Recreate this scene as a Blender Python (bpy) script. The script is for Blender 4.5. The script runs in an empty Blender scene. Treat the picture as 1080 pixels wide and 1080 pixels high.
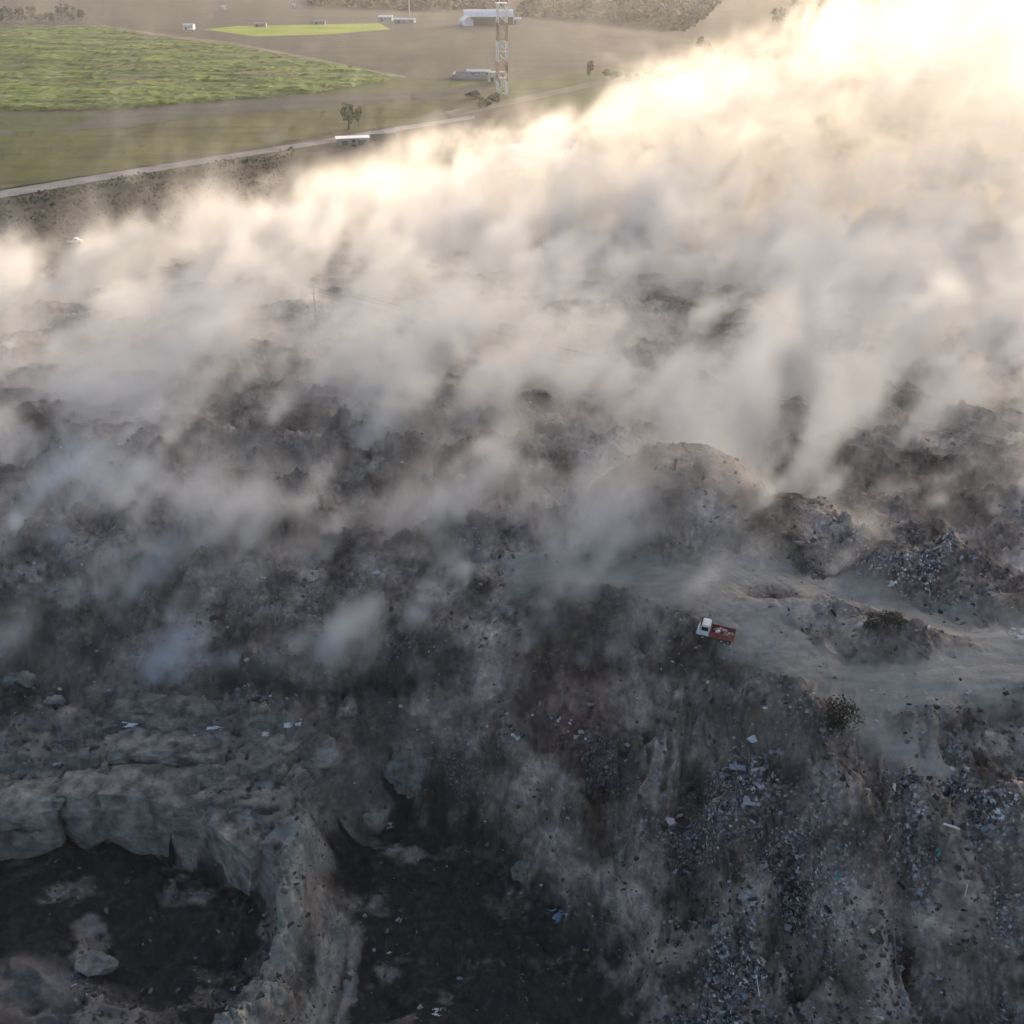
import bpy, bmesh, math, random
import numpy as np
from mathutils import Vector, Matrix

random.seed(7); RNG = np.random.default_rng(11)
R = math.radians
sc = bpy.context.scene
COL = sc.collection

# ------------------------------------------------------------------ camera
CAM_Z, PITCH, FOV = 100.0, 29.0, 50.0
FPX = 540 / math.tan(R(FOV / 2))
cam = bpy.data.objects.new('camera', bpy.data.cameras.new('camera')); COL.objects.link(cam)
cam.location = (0, 0, CAM_Z); cam.rotation_euler = (R(90 - PITCH), 0, 0)
cam.data.angle = R(FOV); cam.data.clip_start = 1; cam.data.clip_end = 30000
sc.camera = cam
_c, _s = math.cos(R(90 - PITCH)), math.sin(R(90 - PITCH))

def ray(px, py):
    dx, dy = (px - 540) / FPX, (540 - py) / FPX
    return Vector((dx, dy * _c + _s, dy * _s - _c))
def W(px, py, z=0.0):
    """place seen at a spot of the photo, at height z"""
    r = ray(px, py); t = (z - CAM_Z) / r.z
    return Vector((r.x * t, r.y * t, z))
def WY(px, py, y):
    r = ray(px, py); t = y / r.y
    return Vector((r.x * t, y, CAM_Z + r.z * t))

# ------------------------------------------------------------------ noise
def _h(ix, iy, iz, seed):
    n = (ix.astype(np.uint32) * np.uint32(374761393) + iy.astype(np.uint32) * np.uint32(668265263)
         + iz.astype(np.uint32) * np.uint32(2147483647) + np.uint32(seed * 97531 & 0xffffffff))
    n = (n ^ (n >> np.uint32(13))) * np.uint32(1274126177)
    n = (n ^ (n >> np.uint32(16))) * np.uint32(2246822519)
    n = n ^ (n >> np.uint32(13))
    return n.astype(np.float32) / np.float32(4294967295.0)
def vnoise(x, y, z=None, seed=0):
    fx, fy = np.floor(x), np.floor(y)
    ix, iy = fx.astype(np.int32), fy.astype(np.int32)
    u, v = (x - fx).astype(np.float32), (y - fy).astype(np.float32)
    u = u * u * u * (u * (u * 6 - 15) + 10); v = v * v * v * (v * (v * 6 - 15) + 10)
    if z is None:
        k = np.zeros_like(ix)
        a, b, c, d = _h(ix, iy, k, seed), _h(ix + 1, iy, k, seed), _h(ix, iy + 1, k, seed), _h(ix + 1, iy + 1, k, seed)
        return (a + (b - a) * u) * (1 - v) + (c + (d - c) * u) * v
    fz = np.floor(z); iz = fz.astype(np.int32); w = (z - fz).astype(np.float32)
    w = w * w * w * (w * (w * 6 - 15) + 10)
    out = 0
    for dz, ww in ((0, 1 - w), (1, w)):
        a, b = _h(ix, iy, iz + dz, seed), _h(ix + 1, iy, iz + dz, seed)
        c, d = _h(ix, iy + 1, iz + dz, seed), _h(ix + 1, iy + 1, iz + dz, seed)
        out = out + ((a + (b - a) * u) * (1 - v) + (c + (d - c) * u) * v) * ww
    return out
def fbm2(x, y, octv=4, seed=0, gain=.5, ridged=False):
    s, a, t = 0, 1.0, 0
    for o in range(octv):
        n = vnoise(x, y, None, seed + o * 17)
        if ridged: n = 1 - np.abs(2 * n - 1)
        s = s + a * n; t += a; a *= gain
        x, y = (x * .8 - y * .6) * 2.03 + 3.1, (x * .6 + y * .8) * 2.03 + 1.7
    return s / t
def fbm3(x, y, z, octv=4, seed=0, gain=.5, ridged=False):
    s, a, t = 0, 1.0, 0
    for o in range(octv):
        n = vnoise(x, y, z, seed + o * 17)
        if ridged: n = 1 - np.abs(2 * n - 1)
        s = s + a * n; t += a; a *= gain
        x, y, z = (x * .8 - y * .6) * 2.03 + 3.1, (x * .6 + y * .8) * 2.03 + 1.7, z * 2.03 + 5.3
    return s / t
def sstep(a, b, x):
    t = np.clip((x - a) / (b - a), 0, 1); return t * t * (3 - 2 * t)
def sdist(x, y, poly):
    """distance to a polygon, negative inside"""
    d = np.full(x.shape, 1e9); inside = np.zeros(x.shape, bool); n = len(poly)
    for i in range(n):
        (ax, ay), (bx, by) = poly[i], poly[(i + 1) % n]
        ex, ey = bx - ax, by - ay
        t = np.clip(((x - ax) * ex + (y - ay) * ey) / (ex * ex + ey * ey + 1e-9), 0, 1)
        d = np.minimum(d, np.hypot(x - ax - ex * t, y - ay - ey * t))
        cond = (ay > y) != (by > y)
        with np.errstate(divide='ignore', invalid='ignore'):
            xi = ax + (y - ay) * ex / (ey if abs(ey) > 1e-9 else 1e-9)
        inside ^= cond & (x < xi)
    return np.where(inside, -d, d)
def pdist(x, y, pts):
    d = np.full(x.shape, 1e9)
    for (ax, ay), (bx, by) in zip(pts[:-1], pts[1:]):
        ex, ey = bx - ax, by - ay
        t = np.clip(((x - ax) * ex + (y - ay) * ey) / (ex * ex + ey * ey + 1e-9), 0, 1)
        d = np.minimum(d, np.hypot(x - ax - ex * t, y - ay - ey * t))
    return d
def wp(lst, z): return [tuple(W(a, b, z)[:2]) for a, b in lst]

# ------------------------------------------------------------------ shape of the land
CTRL = [  # (photo x, photo y, height) of spots on the land
    (-300, 1080, -3), (-300, 900, -1), (-300, 760, 0), (-300, 640, 9), (-300, 520, 14), (-300, 420, 14), (-200, 330, 4),
    (0, 745, -1), (100, 735, 0), (200, 742, 1), (300, 752, 1), (390, 760, 1), (60, 790, -2), (180, 800, -1.5), (300, 800, -2), (0, 830, -3),
    (0, 690, 2), (80, 660, 5), (0, 610, 10), (110, 600, 10.5), (220, 590, 12.5), (330, 585, 13), (420, 600, 13), (500, 625, 13),
    (200, 690, 4), (320, 700, 4), (430, 710, 5), (500, 720, 6), (150, 650, 7), (280, 645, 8), (390, 655, 9),
    (0, 520, 15), (150, 500, 18), (300, 450, 20), (430, 430, 20), (450, 520, 16.5), (560, 560, 16), (560, 640, 13.5),
    (640, 590, 17), (620, 655, 14), (680, 690, 13.5), (560, 720, 8), (650, 740, 8.5),
    (750, 640, 19), (760, 700, 16), (830, 720, 17), (720, 600, 18.5), (850, 600, 18.5), (950, 640, 18.5), (1060, 620, 19), (900, 690, 18), (1000, 720, 17.5),
    (1080, 690, 18), (1300, 650, 18), (1300, 800, 12), (1300, 1000, 0), (960, 780, 14), (1070, 790, 14), (860, 780, 13),
    (740, 800, 7), (820, 850, 6.5), (900, 850, 9), (1000, 880, 8), (1075, 880, 8.5), (760, 930, 0), (850, 930, 1), (960, 960, 2), (1060, 960, 3),
    (700, 1000, -6), (800, 1060, -6), (900, 1060, -5), (1000, 1070, -4), (1070, 1075, -3), (1300, 1200, -8),
    (480, 790, 1), (560, 800, 3), (640, 820, 3), (440, 840, -1.5), (520, 860, -3), (600, 900, -4), (650, 960, -7), (680, 1050, -9),
    (340, 840, -2), (330, 900, -3.5), (340, 1000, -5), (320, 1075, -6), (300, 1250, -8), (540, 1250, -11), (0, 1250, -8), (800, 1250, -10),
    (700, 480, 19), (850, 470, 17), (1000, 500, 18), (1080, 480, 18), (1300, 480, 16), (600, 450, 18), (500, 400, 18), (350, 370, 17), (200, 400, 17), (50, 420, 15),
    (0, 350, 9), (150, 320, 9), (350, 310, 12), (600, 330, 14), (800, 340, 14), (1000, 350, 14), (1200, 340, 12),
    (100, 280, 1), (0, 290, 0), (250, 260, 2), (450, 245, 4), (700, 245, 6), (950, 245, 6), (1150, 245, 5),
]
_cp = np.array([(*W(a, b, z)[:2], z) for a, b, z in CTRL] +
               [(x, y, 0) for x in (-260, -130, 0, 130, 260) for y in (430, 520)] + [(-330, 300, 0), (-330, 150, 0), (330, 350, 2), (330, 150, 2), (-200, 30, -6), (0, 20, -12), (200, 30, -8)])
def _phi(r): return np.sqrt(r * r + 6.0)
_A = _phi(np.hypot(_cp[:, None, 0] - _cp[None, :, 0], _cp[:, None, 1] - _cp[None, :, 1])) + np.eye(len(_cp)) * -.6
_P = np.c_[np.ones(len(_cp)), _cp[:, :2] / 100]
_M = np.block([[_A, _P], [_P.T, np.zeros((3, 3))]])
_w = np.linalg.solve(_M, np.r_[_cp[:, 2], 0, 0, 0])
PIT_A = wp([(-60, 905), (0, 905), (60, 890), (130, 892), (200, 918), (258, 945), (285, 975), (288, 1015), (262, 1055), (236, 1085), (200, 1160), (-60, 1160)], -11)
PIT_B = wp([(385, 885), (425, 868), (485, 892), (525, 925), (548, 960), (590, 1000), (628, 1045), (640, 1095), (640, 1180), (330, 1180), (352, 1080), (372, 1000), (376, 930)], -13)
DOME = W(715, 545, 18)
TRACK = [wp([(560, 585), (640, 595), (730, 625), (800, 672), (870, 712), (960, 715), (1110, 700)], 18),
         wp([(700, 612), (820, 612), (900, 640), (1000, 668), (1120, 690)], 18),
         wp([(870, 700), (940, 770), (1000, 790)], 16)]

def height(x, y):
    """ -> z and the weights of the kinds of ground"""
    shp = x.shape; x = x.ravel().astype(np.float64); y = y.ravel().astype(np.float64)
    near = (np.hypot(x, y - 200) < 420)
    z = np.zeros(len(x)); m = {k: np.zeros(len(x)) for k in ('trash', 'track', 'rock', 'char_shade', 'plain', 'red', 'crest')}
    m['plain'][:] = 1
    ix = np.nonzero(near)[0]
    for s in range(0, len(ix), 60000):
        q = ix[s:s + 60000]; a, b = x[q], y[q]
        base = _phi(np.hypot(a[:, None] - _cp[None, :, 0], b[:, None] - _cp[None, :, 1])) @ _w[:len(_cp)]
        base += _w[-3] + _w[-2] * a / 100 + _w[-1] * b / 100
        edge = sstep(420, 300, np.hypot(a, b - 200))
        base *= edge
        e = 3.0
        plain = sstep(310, 350, b + .12 * a + 18 * (fbm2(a / 40, b / 40, 3, 5) - .5)); plain = np.maximum(plain, 1 - edge)
        # mound with a rounded top beyond the track
        u, v = (a - DOME.x) / 15.5, (b - DOME.y) / 12
        dome = np.clip(1 - u * u - v * v, 0, 1) ** .8 * 11.0
        u2, v2 = (a - DOME.x - 14) / 10, (b - DOME.y + 6) / 9
        dome = np.maximum(dome, np.clip(1 - u2 * u2 - v2 * v2, 0, 1) ** .8 * 5.0)
        base += dome
        tr = np.zeros(len(a))
        for t_, wd in zip(TRACK, (5.0, 4.0, 3.0)):
            wob = 7.0 * (fbm2(a / 7, b / 5, 4, 81, .6) - .5)
            tr = np.maximum(tr, sstep(wd + 1.6, wd - 2.6, pdist(a, b, t_) + wob))
        rough = (1 - .7 * sstep(0, 5, dome)) * (1 - .86 * tr) * (1 - plain * .93)
        # heaps, furrows and rubble
        heap = fbm2(a / 17, b / 17, 3, 21, .5) - .5
        lump = fbm2(a / 5.2, b / 5.2, 4, 31, .55, True) - .55
        fine = fbm2(a / 1.6, b / 1.6, 3, 41, .6) - .5
        gul = fbm2(a / 3.6 + 1.5 * fbm2(a / 9, b / 9, 2, 3), b / 26, 3, 51, .5, True) - .55
        slope = sstep(.12, .45, np.abs((_slope(a, b))))
        for (cx, cy, rx_, ry_, hh) in MOUND_W:
            q2 = ((a - cx) / rx_) ** 2 + ((b - cy) / ry_) ** 2
            base += 1.5 * hh * np.exp(-q2 * 1.4)
        gz_ = sstep(112, 104, b) * sstep(2, 12, a)
        for (pts, wd_, hh) in RIDGES:
            base += hh * np.exp(-(pdist(a, b, pts) / wd_) ** 2) * (.5 + fbm2(a / 2.5, b / 2.5, 3, 66))
        knob = fbm2(a / 8.5 + .6 * fine, b / 6.5, 3, 37, .5, True) - .6
        zz = base + rough * (6.0 * heap + 3.0 * lump + 3.8 * knob * sstep(215, 170, b) + 1.5 * fine + (1.6 + 4.2 * gz_) * gul * slope * sstep(200, 150, b))
        # berms of tipped waste beside the track
        rock = np.zeros(len(a)); ch = np.zeros(len(a))
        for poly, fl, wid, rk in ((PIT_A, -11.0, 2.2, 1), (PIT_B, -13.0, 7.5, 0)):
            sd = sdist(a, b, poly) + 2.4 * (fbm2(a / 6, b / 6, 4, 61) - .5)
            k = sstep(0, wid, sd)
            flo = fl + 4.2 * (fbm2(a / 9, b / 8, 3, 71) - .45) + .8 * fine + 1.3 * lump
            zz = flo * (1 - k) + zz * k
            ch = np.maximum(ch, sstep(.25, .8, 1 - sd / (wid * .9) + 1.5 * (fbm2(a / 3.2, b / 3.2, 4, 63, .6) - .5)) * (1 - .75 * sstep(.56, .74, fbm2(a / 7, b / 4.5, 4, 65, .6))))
            if rk: rock = np.maximum(rock, sstep(9, 1, np.abs(sd - 1.5)))
        # dark scorched hollows
        rx = sdist(a, b, ROCK_POLY) + 5 * (fbm2(a / 6, b / 6, 3, 91) - .5)
        rock = np.maximum(rock, sstep(2, -4, rx)) * (1 - ch)
        for (pts, wd_, hh) in RIDGES: rock = np.maximum(rock, sstep(wd_ * 1.5, wd_ * .4, pdist(a, b, pts) + 1.2 * fine) * .9)
        ch = ch * (1 - rock * .9)
        zz += rock * (3.2 * (fbm2(a / 6.5, b / 4.0, 4, 95, .55, True) - .5))
        st = 1.5; fr = zz / st + .8 * fbm2(a / 9, b / 9, 2, 97); fl_ = np.floor(fr)
        zz += .8 * rock * st * (fl_ + sstep(.55, .95, fr - fl_) - fr)
        z[q] = zz
        t = np.zeros(len(a)); c2 = np.zeros(len(a)); rd = np.zeros(len(a))
        for (cx, cy, r_, s_) in TRASH_W: t = np.maximum(t, s_ * np.exp(-((a - cx) ** 2 + (b - cy) ** 2) / (r_ * r_)))
        for (cx, cy, r_, s_) in CHAR_SHADE_W: c2 = np.maximum(c2, s_ * np.exp(-((a - cx) ** 2 + (b - cy) ** 2) / (r_ * r_)))
        for (cx, cy, r_, s_) in RED_W: rd = np.maximum(rd, s_ * np.exp(-((a - cx) ** 2 + (b - cy) ** 2) / (r_ * r_)))
        n = fbm2(a / 6, b / 6, 4, 101, .6)
        pd_ = pdist(a, b, TRACK[0]); z[q] -= .10 * tr * np.clip(np.cos(pd_ * 3.6 + 1.5 * fbm2(a / 10, b / 10, 2, 12)), 0, 1) ** 3
        m['trash'][q] = np.clip(np.maximum(t * sstep(.38, .66, n) * 1.1, sstep(.62, .78, n) * .4) * (1 - tr) * (1 - ch) * (1 - plain), 0, 1)
        m['char_shade'][q] = (1 - .85 * rock) * np.clip(np.maximum(ch, c2 * sstep(.3, .6, n + .1)), 0, 1)
        cr = np.zeros(len(a))
        for (pts, wd_, hh) in RIDGES[:3]: cr = np.maximum(cr, sstep(1., .1, pdist(a, b, pts) / wd_ + 1.6 * (fbm2(a / 1.5, b / 3, 3, 68) - .5)))
        m['crest'][q] = cr; m['track'][q] = tr; m['rock'][q] = rock; m['plain'][q] = plain; m['red'][q] = rd
    far = ~near
    z[far] = 0
    return z.reshape(shp), {k: v.reshape(shp) for k, v in m.items()}
def _slope(a, b, e=4.0):
    def bz(x, y): return _phi(np.hypot(x[:, None] - _cp[None, :, 0], y[:, None] - _cp[None, :, 1])) @ _w[:len(_cp)] + _w[-1] * y / 100
    return (bz(a, b + e) - bz(a, b - e)) / (2 * e)
ROCK_POLY = wp([(-80, 765), (60, 760), (150, 735), (230, 745), (310, 765), (385, 790), (350, 850), (318, 910), (300, 990), (262, 1100), (230, 1100), (290, 930), (150, 840), (-80, 850)], -1)
MOUND_W = [(*W(a, b, z)[:2], rx_, ry_, h_) for a, b, z, rx_, ry_, h_ in [(790, 860, 5, 5, 4.5, 3.2), (880, 900, 4, 5, 6, 2.5), (900, 960, 1, 5, 9, 4.2), (1010, 960, 3, 6, 7, 4.0), (1070, 960, 3, 4, 7, 3.), (780, 960, 0, 6, 7, 3.0), (690, 900, 1, 3.5, 9, 3.0), (950, 880, 7, 5, 5, 2.6), (1060, 890, 7, 5, 5, 3.), (840, 980, -1, 2.2, 8, -3.2), (950, 990, 0, 2.4, 8, -3.2), (610, 860, 0, 3, 7, 2.5), (650, 850, 1, 2.2, 7, -2.), (740, 930, 0, 2.2, 6, -2.5), (720, 720, 12, 6, 5, 2.), (1000, 610, 18, 8, 4, 2.4), (920, 625, 18, 6, 3, 1.8), (860, 655, 18, 10, 2.5, 1.6), (960, 680, 18, 6, 3, 1.5), (640, 648, 14, 7, 4, 1.3)]]
RIDGES = [(wp([(330, 880), (305, 930), (298, 1000), (255, 1085)], -4), 2.4, 1.7), (wp([(352, 930), (340, 1000), (300, 1085)], -5), 1.6, 1.6), (wp([(372, 950), (360, 1020), (330, 1085)], -7), .9, 2.0), (wp([(92, 975), (100, 990)], -10), 1.5, 1.0), (wp([(0, 1035), (80, 1060), (140, 1090)], -10), 4., 2.0)]
def gl(lst, z): return [(*W(a, b, zz)[:2], r_, s_) for a, b, zz, r_, s_ in [(q + (z,))[:5] if len(q) == 5 else (q[0], q[1], z, q[2], q[3]) for q in lst]]
TRASH_W = gl([(930, 615, 9, 1.), (985, 625, 8, 1.), (880, 665, 7, .9), (830, 650, 6, .8), (650, 640, 4, .9), (30, 690, 10, .6), (60, 720, 6, .9)], 17) + \
          gl([(970, 790, 7, .9), (1000, 850, 8, 1.), (1040, 860, 7, .8), (860, 790, 6, .9), (990, 880, 6, .9), (620, 770, 5, .8), (700, 800, 6, .7)], 9) + \
          gl([(840, 950, 6, 1.), (780, 880, 6, .9), (730, 890, 6, 1.), (780, 1030, 9, 1.), (730, 1060, 8, .8), (960, 930, 5, .8), (440, 810, 6, 1.), (590, 970, 5, .9), (610, 985, 4, 1.), (640, 1040, 5, .8), (290, 750, 5, .8), (1060, 1020, 6, .7), (960, 1040, 7, .6)], 0)
CHAR_SHADE_W = gl([(x, 738 + .02 * (x - 80) + 6 * math.sin(x / 23), 3.2, 1.) for x in range(70, 440, 14)], .5) + gl([(610, 690, 10, .75), (700, 780, 10, .6), (350, 690, 8, .4), (560, 780, 8, .5), (820, 800, 8, .55), (590, 700, 8, .6), (660, 720, 9, .5)], 9) + gl([(860, 500, 12, .7), (935, 510, 10, .8), (430, 480, 12, .5), (690, 340, 25, .4), (250, 470, 25, .5), (400, 640, 8, .4)], 18) + gl([(40, 770, 14, .95), (110, 750, 9, .8), (380, 775, 6, .7), (30, 800, 10, .8), (470, 760, 6, .6)], -1)  # dark line along the slope foot is painted shade; the other spots are charred
RED_W = gl([(655, 612, 4, .8), (600, 680, 9, .5), (745, 668, 3, .6), (620, 700, 8, .5)], 14)

# ------------------------------------------------------------------ materials
def nodes(name):
    m = bpy.data.materials.new(name); m.use_nodes = True
    nt = m.node_tree; b = nt.nodes['Principled BSDF']
    return m, nt, b
def nd(nt, typ, **kw):
    n = nt.nodes.new(typ)
    for k, v in kw.items():
        if k in n.inputs.keys(): n.inputs[k].default_value = v
        else: setattr(n, k, v)
    return n
def coord(nt):
    return nt.nodes.new('ShaderNodeNewGeometry').outputs['Position']
def noise(nt, scale, detail=5, rough=.6, vec=None, stretch=None):
    v = vec or coord(nt)
    if stretch:
        mp = nt.nodes.new('ShaderNodeMapping'); mp.inputs['Scale'].default_value = stretch[:3]
        if len(stretch) > 3: mp.inputs['Rotation'].default_value = (0, 0, stretch[3])
        nt.links.new(v, mp.inputs[0]); v = mp.outputs[0]
    n = nd(nt, 'ShaderNodeTexNoise', Scale=scale, Detail=detail, Roughness=rough)
    nt.links.new(v, n.inputs['Vector'])
    return n.outputs['Fac']
def ramp(nt, fac, stops, interp='LINEAR'):
    r_ = nt.nodes.new('ShaderNodeValToRGB'); r_.color_ramp.interpolation = interp
    while len(r_.color_ramp.elements) < len(stops): r_.color_ramp.elements.new(.5)
    for e, (p, c) in zip(r_.color_ramp.elements, stops):
        e.position = p; e.color = (c, c, c, 1) if isinstance(c, (int, float)) else (*c, 1)
    nt.links.new(fac, r_.inputs[0]); return r_.outputs[0]
def mix(nt, a, b, fac, mode='MIX'):
    x = nt.nodes.new('ShaderNodeMix'); x.data_type = 'RGBA'; x.blend_type = mode
    for s, v in ((6, a), (7, b), (0, fac)):
        if hasattr(v, 'is_linked') or isinstance(v, bpy.types.NodeSocket): nt.links.new(v, x.inputs[s])
        else: x.inputs[s].default_value = v if s == 0 else (*v, 1)
    return x.outputs[2]
def mat(name, c, rough=.8, var=.3, scale=1.0, metal=0, spec=.3, bump=0.):
    m, nt, b = nodes(name)
    n = noise(nt, scale, 4)
    lo = tuple(v * (1 - var) for v in c); hi = tuple(min(1, v * (1 + var)) for v in c)
    nt.links.new(ramp(nt, n, [(.3, lo), (.7, hi)]), b.inputs['Base Color'])
    b.inputs['Roughness'].default_value = rough; b.inputs['Metallic'].default_value = metal
    b.inputs['Specular IOR Level'].default_value = spec
    if bump:
        bp = nd(nt, 'ShaderNodeBump', Strength=.6, Distance=bump); nt.links.new(noise(nt, scale * 3, 6), bp.inputs['Height']); nt.links.new(bp.outputs[0], b.inputs['Normal'])
    return m

def terrain_material():
    m, nt, b = nodes('burnt_waste_ground')
    def att(n):
        a = nt.nodes.new('ShaderNodeAttribute'); a.attribute_name = n; return a.outputs['Fac']
    n1 = noise(nt, .09, 6, .62); n2 = noise(nt, .9, 6, .7); n3 = noise(nt, 4.5, 4, .7)
    dirt = ramp(nt, n1, [(.3, (.060, .048, .041)), (.48, (.205, .170, .145)), (.7, (.41, .36, .315))])
    dirt = mix(nt, dirt, ramp(nt, n2, [(.3, (.25, .24, .24)), (.55, (.95, .92, .90)), (.75, (1.7, 1.62, 1.55))]), .85, 'MULTIPLY')
    dirt = mix(nt, dirt, ramp(nt, noise(nt, .16, 4, .55), [(.37, (.28, .26, .25)), (.5, (.92, .90, .89)), (.63, (1.6, 1.58, 1.6))]), .95, 'MULTIPLY')
    # tipped waste: many small scraps of different shades
    vo = nd(nt, 'ShaderNodeTexVoronoi', Scale=3.2); nt.links.new(coord(nt), vo.inputs['Vector'])
    sp = nt.nodes.new('ShaderNodeSeparateColor'); nt.links.new(vo.outputs['Color'], sp.inputs[0])
    scrap = ramp(nt, sp.outputs[0], [(0, (.02, .02, .022)), (.3, (.075, .07, .075)), (.55, (.16, .15, .16)), (.72, (.12, .13, .155)), (.84, (.30, .30, .32)), (.95, (.55, .55, .56))], 'CONSTANT')
    scrap = mix(nt, scrap, ramp(nt, n3, [(.3, .35), (.7, 1.4)]), .8, 'MULTIPLY')
    c = mix(nt, dirt, scrap, att('trash'))
    c = mix(nt, c, ramp(nt, n2, [(.3, (.07, .030, .022)), (.7, (.14, .060, .045))]), att('red'))
    rock = ramp(nt, noise(nt, .35, 7, .7, None, (1, 1, 2.5)), [(.3, (.055, .049, .043)), (.5, (.150, .136, .120)), (.7, (.28, .255, .228))])
    c = mix(nt, c, rock, att('rock'))
    c = mix(nt, c, ramp(nt, n2, [(.3, (.13, .125, .11)), (.6, (.30, .285, .25))]), att('crest'))
    track = ramp(nt, noise(nt, .8, 7, .68, None, (.35, 1.3, 1, .35)), [(.3, (.215, .195, .168)), (.5, (.28, .256, .222)), (.7, (.35, .322, .28))])
    c = mix(nt, c, track, att('track'))
    char_shade = ramp(nt, n2, [(.3, (.011, .0115, .012)), (.55, (.022, .021, .020)), (.75, (.060, .055, .048))])
    c = mix(nt, c, char_shade, att('char_shade'))
    g = ramp(nt, noise(nt, .035, 7, .65, None, (.35, 1, 1, .05)), [(.3, (.028, .022, .017)), (.5, (.048, .038, .026)), (.7, (.056, .050, .023))])
    g = mix(nt, g, ramp(nt, noise(nt, .004, 3), [(.4, (1.15, 1.0, .95)), (.6, (.9, .95, .8))]), .6, 'MULTIPLY')
    g = mix(nt, g, ramp(nt, n2, [(.3, .6), (.7, 1.3)]), .6, 'MULTIPLY')
    c = mix(nt, c, g, att('plain'))
    nt.links.new(c, b.inputs['Base Color'])
    b.inputs['Roughness'].default_value = .93; b.inputs['Specular IOR Level'].default_value = .15
    bp = nd(nt, 'ShaderNodeBump', Strength=.8, Distance=.35)
    nt.links.new(noise(nt, 1.6, 7, .72), bp.inputs['Height']); nt.links.new(bp.outputs[0], b.inputs['Normal'])
    return m

# ------------------------------------------------------------------ helpers for objects
def link(name, bm, mats, parent=None, smooth=False):
    me = bpy.data.meshes.new(name); bmesh.ops.recalc_face_normals(bm, faces=bm.faces[:]); bm.to_mesh(me); bm.free()
    for mm in (mats if isinstance(mats, (list, tuple)) else [mats]): me.materials.append(mm)
    if smooth: me.polygons.foreach_set('use_smooth', [True] * len(me.polygons))
    o = bpy.data.objects.new(name, me); COL.objects.link(o)
    if parent: o.parent = parent
    return o
def tag(o, label, cat, group=None):
    o['label'] = label; o['category'] = cat
    if group: o['group'] = group
    return o
def empty(name, loc, rz=0.0, label=None, cat=None, group=None, rot=None):
    o = bpy.data.objects.new(name, None); COL.objects.link(o); o.location = loc; o.rotation_euler = rot or (0, 0, rz)
    o.empty_display_size = .3
    if label: tag(o, label, cat, group)
    return o
def box(bm, c, s, rz=0.0, mi=0, bev=0.0, rot=None):
    g = bmesh.ops.create_cube(bm, size=1)
    M = Matrix.Translation(c) @ (rot.to_4x4() if rot else Matrix.Rotation(rz, 4, 'Z')) @ Matrix.Diagonal((*s, 1))
    bmesh.ops.transform(bm, matrix=M, verts=g['verts'])
    fs = {f for v in g['verts'] for f in v.link_faces}
    for f in fs: f.material_index = mi
    if bev:
        es = list({e for v in g['verts'] for e in v.link_edges})
        r_ = bmesh.ops.bevel(bm, geom=es, offset=bev, segments=2, affect='EDGES')
        for f in r_['faces']: f.material_index = mi
def rod(bm, a, b, r0, r1=None, seg=6, mi=0):
    a, b = Vector(a), Vector(b); r1 = r0 if r1 is None else r1; d = b - a
    if d.length < 1e-6: return
    g = bmesh.ops.create_cone(bm, cap_ends=True, segments=seg, radius1=r0, radius2=r1, depth=d.length)
    M = Matrix.Translation((a + b) / 2) @ d.to_track_quat('Z', 'Y').to_matrix().to_4x4()
    bmesh.ops.transform(bm, matrix=M, verts=g['verts'])
    for v in g['verts']:
        for f in v.link_faces: f.material_index = mi
def structure(o): o['kind'] = 'structure'; return o

# ------------------------------------------------------------------ the ground, one sheet to the horizon
def build_ground():
    az = np.concatenate([np.linspace(-180, -45, 60)[:-1], np.linspace(-45, -31, 90)[:-1], np.linspace(-31, 31, 1150), np.linspace(31, 45, 90)[1:], np.linspace(45, 180, 60)[1:]])
    rr = np.concatenate([np.geomspace(2, 62, 26)[:-1], np.linspace(62, 150, 420)[:-1], np.geomspace(150, 460, 380)[:-1], np.geomspace(460, 9000, 90)])
    A, Rr = np.meshgrid(np.radians(az), rr)
    X, Y = Rr * np.sin(A), Rr * np.cos(A)
    Z, m = height(X, Y)
    ny, nx = X.shape
    me = bpy.data.meshes.new('ground')
    me.vertices.add(nx * ny); me.vertices.foreach_set('co', np.stack([X, Y, Z], -1).astype(np.float32).ravel())
    i = np.arange((ny - 1) * nx).reshape(ny - 1, nx); j = np.roll(i, -1, 1)
    q = np.stack([i, j, j + nx, i + nx], -1)[:, :-1].reshape(-1, 4)
    me.loops.add(q.size); me.loops.foreach_set('vertex_index', q[:, ::-1].astype(np.int32).ravel())
    me.polygons.add(len(q)); me.polygons.foreach_set('loop_start', np.arange(0, q.size, 4, dtype=np.int32))
    me.update(calc_edges=True)
    for k, v in m.items():
        a = me.attributes.new(k, 'FLOAT', 'POINT'); a.data.foreach_set('value', v.astype(np.float32).ravel())
    me.polygons.foreach_set('use_smooth', np.ones(len(q), bool))
    if me.polygons[len(q) // 2].normal.z < 0: me.flip_normals()
    me.materials.append(terrain_material())
    o = bpy.data.objects.new('ground', me); COL.objects.link(o); structure(o)
build_ground()
def gz(x, y): return float(height(np.array([float(x)]), np.array([float(y)]))[0][0])
def ON(px, py):
    """the spot on the land seen there"""
    z = 5.0
    ts = np.linspace(60, 1500, 4000); r_ = ray(px, py)
    hz = height(r_.x * ts / r_.y, ts)[0]; zz = CAM_Z + r_.z * ts / r_.y
    k = int(np.argmax(zz < hz)) if (zz < hz).any() else -1
    return Vector((r_.x * ts[k] / r_.y, ts[k], hz[k]))

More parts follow.
